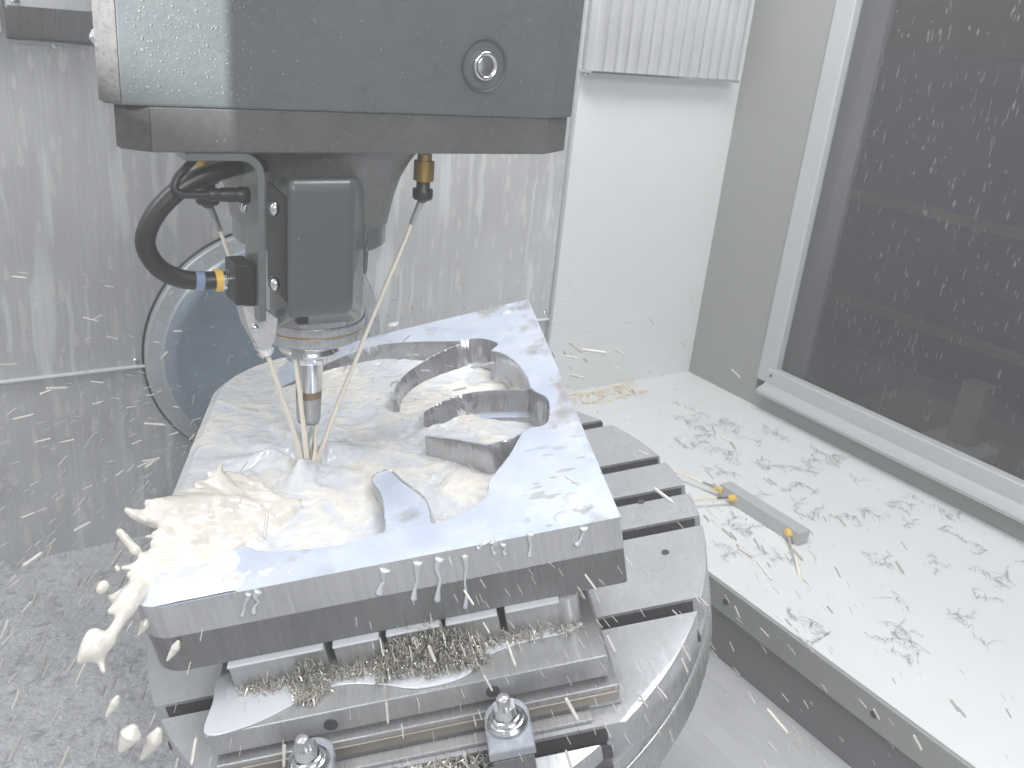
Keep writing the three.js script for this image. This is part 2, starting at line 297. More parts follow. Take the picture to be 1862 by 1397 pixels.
// covers over the back wall
{
  const c = thing('way_cover', 'bright sheet steel cover at top left of the back wall', 'cover', [-0.2, 0.392, WZ]);
  const s = new THREE.Shape([[0.04, 0.4305], [0.052, 0.4345], [0.052, 0.85], [0.001, 0.85], [0.001, 0.4305]].map(([x, y]) => new THREE.Vector2(x, y)));
  part(c, 'sheet', toCreasedNormals(new THREE.ExtrudeGeometry(s, { depth: 0.62, bevelEnabled: false }), 0.4).rotateY(-Math.PI / 2).translate(0.435, 0, WZ), M.steelPlain);
  const lw = new THREE.Shape([[0.004, 0.3925], [0.008, 0.3925], [0.0515, 0.434], [0.04, 0.4302]].map(([x, y]) => new THREE.Vector2(x, y)));
  part(c, 'shaded_fold', new THREE.ExtrudeGeometry(lw, { depth: 0.62, bevelEnabled: false }).rotateY(-Math.PI / 2).translate(0.435, 0, WZ), M.blockLow);  // darker than the sheet: shade of the downward fold put into its colour
  part(c, 'lip', box(-0.185, 0.43, 0.3885, 0.392, WZ + 0.0005, WZ + 0.011, 0.001), M.chrome);
  part(c, 'end_sheet', box(-0.36, -0.192, 0.4, 0.85, WZ + 0.001, WZ + 0.03, 0.002), M.white);
  screws(c, [[-0.1758,0.4391,-0.5480]]);
  const r = thing('ribbed_cover', 'ribbed steel cover above the white back wall panel', 'cover', [0.95, 0.4, WZ]);
  const n = 14, x0 = 0.757, x1 = 1.135, w = (x1 - x0) / n;
  for (let i = 0; i < n; i++) {
    const a = x0 + i * w, q = new THREE.Shape([[a + 0.0018, 0.012], [a + 0.0018, 0.033], [a + 0.0034, 0.0365], [a + w * 0.5, 0.038], [a + w - 0.0034, 0.0365], [a + w - 0.0018, 0.033], [a + w - 0.0018, 0.012]].map(([x, z]) => new THREE.Vector2(x, -z)));
    part(r, 'slat', toCreasedNormals(new THREE.ExtrudeGeometry(q, { depth: 0.5, bevelEnabled: false }), 0.6).rotateX(-Math.PI / 2).translate(0, 0.404, WZ + 0.004), M.steelPlain);
  }
  part(r, 'backing', box(x0, x1, 0.404, 0.9, WZ + 0.0045, WZ + 0.0155), M.plate);
  part(r, 'bottom_strip', box(x0 - 0.004, x1 + 0.006, 0.399, 0.4035, WZ + 0.0045, WZ + 0.045, 0.001), M.chrome);
  part(r, 'end_strip', box(x1 + 0.001, x1 + 0.005, 0.404, 0.9, WZ + 0.0045, WZ + 0.04), M.framePaint);
}
// unseen panel added at the left, outside the frame: it shades the right of the spindle head from the work lamp
{
  const d = thing('shade_panel', 'unseen panel added beside the camera to shade the spindle head', 'door', [-0.42, 0.2, 0.36]);
  part(d, 'shade_sheet', box(-0.4915, -0.352, -0.1, 1.1, 0.352, 0.37, 0.002), M.greyPaint);
}
// rotary drum on the back wall, behind the workpiece
{
  const cx = 0.1625, cy = -0.078, r = 0.2035;
  const d = thing('rotary_drum', 'round blue grey rotary drum on the back wall behind the workpiece', 'drum', [cx, cy, WZ]);
  const lay = (g) => g.rotateX(Math.PI / 2).translate(cx, cy, WZ);
  part(d, 'seal_ring', lay(lathe([[r + 0.003, 0.0005], [r + 0.003, 0.0035], [r + 0.0005, 0.004]], 120)), M.black);
  part(d, 'drum_rim', lay(lathe([[r, 0.0005], [r, 0.012], [r - 0.004, 0.016], [r - 0.022, 0.019], [r - 0.026, 0.024]], 120)), M.discRim);
  part(d, 'drum_face', lay(lathe([[r - 0.026, 0.0241], [r - 0.034, 0.033], [r - 0.045, 0.036], [0.03, 0.038], [0, 0.038]], 120)), M.disc);
  part(d, 'table_arm', box(0.02, 0.26, -0.34, -0.2, WZ + 0.04, 0.06, 0.02), M.disc);
}

// ---------------------------------------------------------------- table with slots
const PH = -0.123;
{
  const t = thing('pallet_table', 'rounded steel pallet table with dark slots under the fixture', 'table', [0.11, PH, 0], { table: true });
  const arcs = [], C1 = [0.0188, -0.0145], C2 = [0.2, 0], r = 0.402;
  for (let i = 0; i <= 90; i++) {                                 // where the two arcs overlap, cut straight at both ends
    const a = -Math.PI / 2 + i / 90 * Math.PI, x = C1[0] + r * Math.cos(a), z = C1[1] + r * Math.sin(a);
    if (Math.hypot(x - C2[0], z - C2[1]) < r && Math.abs(z) < 0.352) arcs.push([x, z]);
  }
  for (let i = 0; i <= 90; i++) {
    const a = Math.PI / 2 + i / 90 * Math.PI, x = C2[0] + r * Math.cos(a), z = C2[1] + r * Math.sin(a);
    if (Math.hypot(x - C1[0], z - C1[1]) < r && Math.abs(z) < 0.352) arcs.push([x, z]);
  }
  const ev = new Evaluator(); ev.useGroups = false; ev.attributes = ['position', 'normal'];
  const plain = (g) => { const q = g.index ? g.toNonIndexed() : g; q.deleteAttribute('uv'); return q; };
  let b = new Brush(plain(prism(arcs, PH - 0.05, PH, 0.002)));
  for (const c of [-0.215, -0.096, -0.021, 0.044, 0.177, 0.311]) for (const g of [box(-0.5, 0.6, PH - 0.019, PH + 0.01, c - 0.0095, c + 0.0095), box(-0.5, 0.6, PH - 0.034, PH - 0.0185, c - 0.016, c + 0.016)]) {
    const q = new Brush(plain(g)); q.updateMatrixWorld(); b.updateMatrixWorld(); b = ev.evaluate(b, q, SUBTRACTION);
  }
  part(t, 'slotted_top', toCreasedNormals(b.geometry, 0.5), M.pallet);
  for (const c of [-0.215, -0.096, -0.021, 0.044, 0.177, 0.311]) {  // dark strips on slot bottom and sides: recess shade put into the colour
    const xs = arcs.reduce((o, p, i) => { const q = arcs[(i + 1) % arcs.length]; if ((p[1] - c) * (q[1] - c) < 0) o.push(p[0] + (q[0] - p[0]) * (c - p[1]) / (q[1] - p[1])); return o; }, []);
    part(t, 'slot_floor', box(Math.min(...xs) + 0.006, Math.max(...xs) - 0.006, PH - 0.0335, PH - 0.0255, c - 0.0155, c + 0.0155), M.slotShade);
    for (const q of [-1, 1]) part(t, 'slot_side', box(Math.min(...xs) + 0.005, Math.max(...xs) - 0.005, PH - 0.018, PH - 0.003, c + q * 0.009 - 0.0003, c + q * 0.009 + 0.0003), M.slotShade);
  }
  part(t, 'rim', prism(arcs.map(([x, z]) => { const k = 1.004; return [0.11 + (x - 0.11) * k, z * k]; }), PH - 0.092, PH - 0.0505, 0.004), M.plate);
  part(t, 'table_body', prism(arcs.map(([x, z]) => [0.11 + (x - 0.11) * 0.86, z * 0.86]), PH - 0.2, PH - 0.0925), M.discRim);
  for (const [x, z] of [[0.3622,-0.0126], [0.3624,0.0885]]) part(t, 'bolt_hole', new THREE.CylinderGeometry(0.004, 0.004, 0.001, 20).translate(x, PH + 0.0006, z), M.dark);
}
// fixture plate
{
  const t = thing('fixture_plate', 'flat steel fixture plate clamped to the table below the workpiece', 'fixture', [0.09, PH, 0.05], { table: true });
  part(t, 'top_plate', box(-0.083, 0.262, -0.096, -0.073, -0.2, 0.274, 0.0012), M.plate);
  part(t, 'spacer', box(-0.078, 0.258, -0.101, -0.0961, -0.2, 0.268), M.dark);
  part(t, 'lower_plate', box(-0.081, 0.268, PH + 0.0002, -0.1011, -0.2, 0.281, 0.0012), M.plate);
  part(t, 'brown_band', box(-0.08, 0.266, -0.116, -0.106, 0.2805, 0.2835, 0.001), M.brownSteel);
  part(t, 'step', box(-0.078, 0.24, PH + 0.0003, PH + 0.004, 0.2836, 0.296, 0.001), M.plate);
  for (const a of [0.16, 0.02]) part(t, 'drilled_hole', new THREE.CylinderGeometry(0.006, 0.006, 0.001, 24).rotateX(Math.PI / 2).translate(a, -0.087, 0.2743), M.dark);
}
// risers
const RIS = [[-0.063, 0.022], [0.029, 0.071], [0.076, 0.125], [0.129, 0.176], [0.182, 0.232]];
RIS.forEach(([a0, a1], i) => {
  const t = thing('riser_block', ['leftmost of the five steel riser blocks, its left end stepped', 'second riser block from the left, half hidden by chips', 'middle riser block behind the biggest pile of chips', 'fourth riser block from left, chips only along its foot', 'rightmost riser block with a rounded speckled end'][i], 'riser', [(a0 + a1) / 2, -0.073, 0.2], { table: true, group: 'steel riser blocks under the workpiece' });
  part(t, 'block', box(a0, a1, -0.0729, -0.0425, 0.14, 0.2275 + 0.001 * (i % 2), 0.001), M.groundSteel);
  part(t, 'wet_ledge', box(a0 + 0.0005, a1 - 0.0005, -0.0425, -0.0402, 0.15, 0.2325 + 0.001 * (i % 2), 0.0011), M.film);
  if (i === 4) part(t, 'rounded_end', new THREE.CylinderGeometry(0.012, 0.012, 0.031, 24, 1, false).scale(1, 1, 1.2).translate(a1 + 0.006, -0.0573, 0.216), M.blockSide);
});
// clamps
for (const [a, label] of [[0.168, 'right clamp with a hexagon nut on the fixture plate edge'], [0.004, 'left clamp with a hexagon nut, cut by the bottom frame edge']]) {
  const c0 = 0.311, t = thing('strap_clamp', label, 'clamp', [a, PH, c0], { table: true, group: 'clamps holding the fixture plate' });
  const s = new THREE.Shape(); s.moveTo(-0.019, -0.026); s.lineTo(0.019, -0.026); s.lineTo(0.019, 0.012); s.absarc(0, 0.012, 0.019, 0, Math.PI); s.lineTo(-0.019, -0.026);
  part(t, 'strap', new THREE.ExtrudeGeometry(s, { depth: 0.005, bevelEnabled: true, bevelThickness: 0.003, bevelSize: 0.003, bevelOffset: -0.003, bevelSegments: 3 }).rotateX(-Math.PI / 2).translate(a, -0.0976, c0), M.clampWet);
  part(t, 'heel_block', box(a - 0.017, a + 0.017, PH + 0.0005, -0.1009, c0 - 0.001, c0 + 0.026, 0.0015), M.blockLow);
  part(t, 'washer', lathe([[0.006, 0], [0.0165, 0], [0.0172, 0.0012], [0.0165, 0.003], [0.0145, 0.0036], [0.0142, 0.006], [0.006, 0.006]], 36).translate(a, -0.0894, c0 - 0.002), M.chrome);
  part(t, 'nut', new THREE.CylinderGeometry(0.0098, 0.0112, 0.013, 6).translate(a, -0.0764, c0 - 0.002), M.chrome);
  part(t, 'nut_collar', lathe([[0.006, 0], [0.0135, 0], [0.0135, 0.0022], [0.0105, 0.0034]], 30).translate(a, -0.0834, c0 - 0.002), M.chrome);
  part(t, 'stud', lathe([[0.0058, 0], [0.0058, 0.0075], [0.0045, 0.0095], [0, 0.0105]], 24).translate(a, -0.0704, c0 - 0.002), M.plate);
}

// ---------------------------------------------------------------- workpiece
const BA0 = -0.129, BA1 = 0.295, BC0 = -0.334, BC1 = 0.225, BT = 0.03, BD = 0.042;
const outline = (() => {
  const o = [], arc = (cx, cz, r, a0, a1, n) => { for (let i = 0; i <= n; i++) { const a = a0 + (a1 - a0) * i / n; o.push([cx + r * Math.cos(a), cz + r * Math.sin(a)]); } };
  arc(BA1 - 0.003, BC1 - 0.003, 0.003, 0, Math.PI / 2, 4);
  arc(BA0 + 0.032, BC1 - 0.032, 0.032, Math.PI / 2, Math.PI, 14);
  o.push(...spline([[BA0, -0.17], [BA0 + 0.002, -0.205], [-0.112, -0.238], [-0.088, -0.262], [-0.05, -0.280]], 16));
  o.push(...[[0.05, -0.296], [0.16, -0.314]]);
  arc(BA1 - 0.003, BC0 + 0.003, 0.003, -Math.PI / 2, 0, 4);
  return o;
})();
const pocketPoints = [[0.2352,-0.1965], [0.2143,-0.2236], [0.1806,-0.2303], [0.1340,-0.2509], [0.0824,-0.2640], [0.0458,-0.2528], [0.0106,-0.2307], [-0.0226,-0.2006], [-0.0572,-0.1639], [-0.0790,-0.1091], [-0.0882,-0.0274], [-0.0844,0.0530], [-0.0641,0.1190], [-0.0240,0.1677], [0.0206,0.1808], [0.0522,0.1837], [0.0866,0.1773],
  [0.0889,0.1393], [0.0851,0.1088], [0.0766,0.0756], [0.0848,0.0668], [0.0959,0.0677], [0.1078,0.0914], [0.1286,0.1314], [0.1372,0.1798], [0.1837,0.1539], [0.1894,0.1296], [0.2144,0.0860], [0.2393,0.0396], [0.2584,0.0374], [0.2681,0.0066], [0.2703,-0.0212], [0.2580,-0.0508], [0.2559,-0.0897], [0.2487,-0.1353], [0.2341,-0.1681], [0.2247,-0.1779]];
const pocket = spline(pocketPoints, 200, true).slice(0, -1);
const shallow = spline([[0.0866,0.1773], [0.1161,0.1690], [0.1372,0.1798], [0.1286,0.1314], [0.1078,0.0914], [0.0959,0.0677], [0.0848,0.0668], [0.0766,0.0756], [0.0851,0.1088], [0.0889,0.1393]], 120, true).slice(0, -1);
const ridge1 = spline([[0.0999,-0.1029], [0.1042,-0.1349], [0.1182,-0.1645], [0.1495,-0.1986], [0.1831,-0.2212], [0.2143,-0.2290], [0.2328,-0.2106]], 30);
const ridge2 = spline([[0.1338,-0.0554], [0.1457,-0.0659], [0.1736,-0.0816], [0.2046,-0.0802], [0.2579,-0.0617]], 24);
const ridge3 = [[0.1345,0.0077], [0.1653,0.0273], [0.1957,0.0511], [0.2185,0.0482], [0.2392,0.0370]];
const stub = [[0.0748,-0.1579], [0.0954,-0.1522], [0.0942,-0.1853], [0.0801,-0.1881]];
const stub2 = [[0.0101,-0.1212], [0.0301,-0.1188], [0.0274,-0.1469], [0.0109,-0.1507]];
const hub = [0.0842,-0.0325];
function depthExact(a, c) {
  let h = 0;
  const dp = sdPoly(a, c, pocket);
  if (dp > -0.001) {
    h = -BD * (1 - Math.pow(1 - clamp(dp / 0.013), 3));
    const up = (t) => { t = Math.min(0, t); h = Math.min(0, Math.max(h, t) + Math.max(0.011 - Math.abs(h - t), 0) ** 2 / 0.044); };
    if (dp > 0) {
      const d1 = dLine(a, c, ridge1); up(-0.002 - Math.max(0, d1 - 0.0012) * 7); up(-0.034 - Math.max(0, d1 - 0.017) * 4);
      const d2 = dLine(a, c, ridge2); up(-0.006 - Math.max(0, d2 - 0.0012) * 7); up(-0.034 - Math.max(0, d2 - 0.016) * 4);
      const d3 = dLine(a, c, ridge3); up(-0.003 - Math.max(0, d3 - 0.002) * 8);
      up(-0.020 - Math.max(0, -sdPoly(a, c, stub)) * 6); up(-0.016 - Math.max(0, -sdPoly(a, c, stub2)) * 6);
      up(-0.031 - Math.max(0, Math.hypot(a - hub[0], c - hub[1]) - 0.042) * 2);
    }
  }
  const sh = sdPoly(a, c, shallow);
  if (sh > -0.001) h = Math.min(h, -0.0035 * ss(-0.0005, 0.002, sh));
  return h;
}
const DW = 512, DH = 676, DEPTH = new Float32Array(DW * DH);
for (let j = 0; j < DH; j++) for (let i = 0; i < DW; i++) DEPTH[j * DW + i] = depthExact(mix(BA0, BA1, i / (DW - 1)), mix(BC0, BC1, j / (DH - 1)));
function depthAt(a, c) {
  const x = clamp((a - BA0) / (BA1 - BA0)) * (DW - 1.001), y = clamp((c - BC0) / (BC1 - BC0)) * (DH - 1.001), i = Math.floor(x), j = Math.floor(y), u = x - i, v = y - j, k = j * DW + i;
  return mix(mix(DEPTH[k], DEPTH[k + 1], u), mix(DEPTH[k + DW], DEPTH[k + DW + 1], u), v);
}
function fieldGrid(na, nc, a0, a1, c0, c1, fn, clip) {            // a sheet over the table's (a, c), cut to an outline
  const P = new Float32Array((na + 1) * (nc + 1) * 3), U = new Float32Array((na + 1) * (nc + 1) * 2), I = [], keep = new Uint8Array((na + 1) * (nc + 1));
  for (let j = 0; j <= nc; j++) for (let i = 0; i <= na; i++) {
    let a = mix(a0, a1, i / na), c = mix(c0, c1, j / nc); const k = j * (na + 1) + i;
    keep[k] = 1;
    if (clip) {
      const d = sdPoly(a, c, clip);
      if (d < 0) {
        keep[k] = d > -0.006 ? 1 : 0;
        let best = 1e9, q; for (let e = 0, f = clip.length - 1; e < clip.length; f = e++) { const ex = clip[f][0] - clip[e][0], ey = clip[f][1] - clip[e][1], t = clamp(((a - clip[e][0]) * ex + (c - clip[e][1]) * ey) / (ex * ex + ey * ey)), x = clip[e][0] + ex * t, y = clip[e][1] + ey * t, dd = Math.hypot(x - a, y - c); if (dd < best) { best = dd; q = [x, y]; } }
        [a, c] = q;
      }
    }
    P[3 * k] = a; P[3 * k + 1] = fn(a, c); P[3 * k + 2] = c; U[2 * k] = (a - BA0) / (BA1 - BA0); U[2 * k + 1] = (c - BC0) / (BC1 - BC0);
  }
  for (let j = 0; j < nc; j++) for (let i = 0; i < na; i++) { const k = j * (na + 1) + i, q = [k, k + 1, k + na + 1, k + na + 2]; if (q.some((e) => !keep[e])) continue; I.push(q[0], q[2], q[1], q[1], q[2], q[3]); }
  const g = new THREE.BufferGeometry(); g.setAttribute('position', new THREE.BufferAttribute(P, 3)); g.setAttribute('uv', new THREE.BufferAttribute(U, 2)); g.setIndex(I); g.computeVertexNormals();
  return g;
}
const band = (P, h0, h1) => {                                     // an upright band round an outline
  const Q = [], n = P.length; for (let i = 0; i < n; i++) { const [x, z] = P[i], [u, w] = P[(i + 1) % n]; Q.push(x, h0, z, u, h0, w, u, h1, w, x, h0, z, u, h1, w, x, h1, z); }
  const g = new THREE.BufferGeometry(); g.setAttribute('position', new THREE.Float32BufferAttribute(Q, 3)); g.computeVertexNormals();
  return toCreasedNormals(g, 0.6);
};
const filmMask = (a, c) => {                                      // where milky coolant wets the top of the workpiece
  const n = fbm(a * 26 + 9, c * 26 + 9, 101, 5), f = fbm(a * 110, c * 60, 105, 3);
  const edge = ss(BA1 - 0.055, BA1 + 0.01, a + (f - 0.5) * 0.05) + ss(-0.24, -0.34, c + (f - 0.5) * 0.05) * 0.7;
  let m = ss(0.26, 0.62, n + 0.30 - edge * 0.34);
  const spots = ss(0.70, 0.74, fbm(a * 60, c * 120, 111, 2)) * ss(0.19, 0.24, a) * ss(0.02, 0.12, c) * 0.7;
  return clamp(m - spots * 0.9);
};
const bubbleAt = (a, c, N, s) => {                                // small rings of bubbles
  const x = a * N, y = c * N, cx = Math.floor(x), cy = Math.floor(y); let w = 0;
  for (let i = -1; i <= 1; i++) for (let j = -1; j <= 1; j++) { const X = cx + i, Y = cy + j; if (hash(X, Y, s) > 0.3) continue; const r = 0.1 + 0.25 * hash(X, Y, s + 3), d = Math.hypot(x - X - 0.2 - 0.6 * hash(X, Y, s + 1), y - Y - 0.2 - 0.6 * hash(X, Y, s + 2)); w = Math.max(w, ss(0.06, 0.0, Math.abs(d - r))); }
  return w;
};
{
  const t = thing('workpiece', 'thick steel mould block with machined pockets under flood coolant', 'workpiece', [0.083, -0.04, -0.05], { table: true });
  const W = 1024, Hh = 1344, mask = new Float32Array(W * Hh), steep = new Float32Array(W * Hh);
  const AC = (u, v) => [BA0 + u * (BA1 - BA0), BC0 + v * (BC1 - BC0)];
  const map = tex(W, Hh, (u, v) => {
    const [a, c] = AC(u, v), d = depthAt(a, c), e = 0.0012, sl = Math.hypot(depthAt(a + e, c) - d, depthAt(a, c + e) - d) / e;
    const m = filmMask(a, c) * (1 - ss(0.6, 1.6, sl) * (0.86 + 0.14 * ss(0.45, 0.55, fbm(a * 90, c * 90, 131, 3)))), st = vnoise(a * 900, c * 30, 121) * 0.5 + fbm(a * 30, c * 30, 123, 3) * 0.5;
    mask[Math.floor(v * Hh) * W + Math.floor(u * W)] = m; steep[Math.floor(v * Hh) * W + Math.floor(u * W)] = ss(0.8, 2.5, sl);
    const bare = ss(0.8, 2.5, sl), k = 0.73 + (st - 0.5) * 0.14 * (1 - bare * 0.7), q = fbm(a * 40 + 3, c * 40, 125, 4), b = bubbleAt(a, c, 55, 140) * 0.5 + bubbleAt(a, c, 120, 150) * 0.3;
    const f = [0.765 + (q - 0.5) * 0.12 + b * 0.10, 0.80 + (q - 0.5) * 0.10 + b * 0.09, 0.865 + (q - 0.5) * 0.06 + b * 0.06];
    return [mix(k, f[0], m), mix(k, f[1], m), mix(k * 1.01, f[2], m)];
  });
  const mr = tex(W, Hh, (u, v) => { const k = Math.floor(v * Hh) * W + Math.floor(u * W), m = mask[k]; return [1, mix(mix(0.32, 0.2, steep[k]), 0.18, m), mix(mix(0.6, 0.78, steep[k]), 0.0, m)]; }, { srgb: false });
  const top = phys({ map, roughnessMap: mr, metalnessMap: mr, roughness: 1, metalness: 1, clearcoat: 0.15, clearcoatRoughness: 0.15, side: THREE.DoubleSide });
  part(t, 'machined_top', toCreasedNormals(fieldGrid(340, 450, BA0, BA1, BC0, BC1, (a, c) => BT + depthAt(a, c), outline), 0.9), top, { box: false });
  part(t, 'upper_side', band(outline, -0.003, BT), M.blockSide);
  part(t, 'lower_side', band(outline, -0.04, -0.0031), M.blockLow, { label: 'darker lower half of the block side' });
  const s = new THREE.Shape(outline.map(([x, z]) => new THREE.Vector2(x, -z)));
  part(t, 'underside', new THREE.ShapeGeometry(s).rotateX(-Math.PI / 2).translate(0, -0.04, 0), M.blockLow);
  for (const [a, c] of [[0.2604,0.1813], [0.2465,0.2079], [0.2585,-0.2998], [0.1014,-0.3321]]) part(t, 'plug', lathe([[0, 0.0022], [0.003, 0.0022], [0.0042, 0.0012], [0.0068, 0.0014], [0.0078, 0]], 28).translate(a, BT, c), M.film);
}

// ---------------------------------------------------------------- coolant lying in the pocket
const tip = V(0, 0, 0).applyMatrix4(TM.clone().transpose());
const swirl = (a, c) => { const x = fbm(a * 18, c * 18, 201, 3), y = fbm(a * 18 + 5, c * 18, 205, 3); return fbm(a * 30 + x * 4, c * 30 + y * 4, 209, 5); };
const fluidH = (a, c) => {
  const r = Math.hypot(a - tip.x, c - tip.z), th = Math.atan2(c - tip.z, a - tip.x), n = swirl(a, c);
  let h = BT - 0.021 + (0.10 - a) * 0.135 + (n - 0.5) * 0.006;
  h += 0.016 * Math.exp(-((r - 0.026) ** 2) / 0.0009) * (0.5 + 0.5 * Math.sin(th * 4 + 1.3 + n * 3)) - 0.012 * Math.exp(-r * r / 0.0003);
  h += 0.005 * ss(0.16, 0.03, r) * (Math.sin(th * 8 + fbm(a * 12, c * 12, 215, 2) * 7) * 0.5 + 0.3) * ss(0.01, 0.03, r);
  const wa = a + (fbm(a * 22 + 3, c * 22, 223, 3) - 0.5) * 0.13, wc = c + (fbm(a * 20, c * 20 + 7, 227, 3) - 0.5) * 0.10;
  h += ss(0.03, -0.09, wa) * ss(0.0, 0.13, wc) * (0.007 + (n - 0.5) * 0.012);
  h += (fbm(a * 140, c * 140, 219, 2) - 0.5) * 0.0009;
  const e = sdPoly(a, c, outline);
  return Math.min(h, BT + 0.0012 + Math.max(0, e) * 0.5 + (n - 0.5) * 0.002 + ss(0.02, 0.06, e) * 0.03);
};
{
  const W = 1024, H = 1024;
  const map = tex(W, H, (u, v) => {
    const a = BA0 + u * (BA1 - BA0), c = BC0 + v * (BC1 - BC0), n = swirl(a, c), f = fbm(a * 200, c * 200, 231, 2), b = bubbleAt(a, c, 90, 240) * 0.6 + bubbleAt(a, c, 190, 250) * 0.5;
    const r = Math.hypot(a - tip.x, c - tip.z), th = Math.atan2(c - tip.z, a - tip.x), ray = fbm(th * 7 + 50, r * 9, 260, 4), k = ss(0.38, 0.66, n * 0.6 + ray * 0.4), g = b * 0.05 - (f - 0.5) * 0.05;
    return [mix(0.84, 0.925, k) + g, mix(0.855, 0.91, k) + g, mix(0.88, 0.88, k) + g];
  });
  const t = mesh('coolant', fieldGrid(300, 380, BA0 + 0.001, BA1 - 0.002, BC0 + 0.05, BC1 - 0.001, fluidH, outline), phys({ map, roughness: 0.24, clearcoat: 0.5, clearcoatRoughness: 0.08, side: THREE.DoubleSide }), false);
  t.quaternion.copy(TQ); t.userData = { label: 'milky white coolant pooling and foaming in the mould pocket', category: 'coolant', kind: 'stuff' }; scene.add(t);
}
function blob(name, label, category, lo, hi, res, caps, k, iso, mat, wob = 0.0, table = true) { // joins tapered capsules into one smooth wet body
  const size = Math.max(hi[0] - lo[0], hi[1] - lo[1], hi[2] - lo[2]), mc = new MarchingCubes(res, new THREE.MeshBasicMaterial(), false, false, 600000);
  const cell = size / (res - 1), F = mc.field, n = res;
  F.fill(0);
  for (const q of caps) {
    const pad = Math.max(q[6], q[7]) + 0.025, r = [0, 1, 2].map((j) => [Math.max(0, Math.floor((Math.min(q[j], q[3 + j]) - pad - lo[j]) / cell)), Math.min(n - 1, Math.ceil((Math.max(q[j], q[3 + j]) + pad - lo[j]) / cell))]);
    for (let z = r[2][0]; z <= r[2][1]; z++) for (let y = r[1][0]; y <= r[1][1]; y++) for (let x = r[0][0]; x <= r[0][1]; x++) {
      const dx = lo[0] + x * cell - q[0], dy = lo[1] + y * cell - q[1], dz = lo[2] + z * cell - q[2], t = clamp((dx * q[8] + dy * q[9] + dz * q[10]) / q[11]), ex = dx - q[8] * t, ey = dy - q[9] * t, ez = dz - q[10] * t;
      F[x + y * n + z * n * n] += Math.exp(-(Math.sqrt(ex * ex + ey * ey + ez * ez) - mix(q[6], q[7], t)) / k);
    }
  }
  for (let z = 0; z < n; z++) for (let y = 0; y < n; y++) for (let x = 0; x < n; x++) {
    const i = x + y * n + z * n * n, X = lo[0] + x * cell, Y = lo[1] + y * cell, Z = lo[2] + z * cell, s = F[i];
    let d = s > 1e-9 ? -k * Math.log(s) : 0.05;
    if (wob && d < 0.02) d += wob * (fbm(X * 14 + Z * 22 + Y * 15, Z * 48 - X * 24 + Y * 14, 301, 3) - 0.5);
    F[i] = -d;
  }
  mc.isolation = 0; mc.update();
  const c = mc.count, P = new Float32Array(c * 3), N = new Float32Array(c * 3), half = (n - 1) / 2;
  for (let i = 0; i < c; i++) for (let j = 0; j < 3; j++) { P[3 * i + j] = mc.positionArray[3 * i + j]; N[3 * i + j] = mc.normalArray[3 * i + j]; }
  // MarchingCubes runs from -1 to 1 over the whole grid of n cells
  for (let i = 0; i < c; i++) for (let j = 0; j < 3; j++) P[3 * i + j] = lo[j] + (P[3 * i + j] + 1) / 2 * n * cell;
  let g = new THREE.BufferGeometry(); g.setAttribute('position', new THREE.BufferAttribute(P, 3)); g = mergeVertices(g, 1e-5); g.computeVertexNormals();
  const m = mesh(numbered(name), g, mat); m.userData = { label, category }; if (table) m.quaternion.copy(TQ); scene.add(m);
  return m;
}
const cap = (p, q, r0, r1 = r0) => { const d = [q[0] - p[0], q[1] - p[1], q[2] - p[2]]; return [...p, ...q, r0, r1, ...d, Math.max(1e-9, d[0] * d[0] + d[1] * d[1] + d[2] * d[2])]; };
const chain = (P, r) => P.slice(1).map((p, i) => cap(P[i], p, r[i], r[i + 1]));
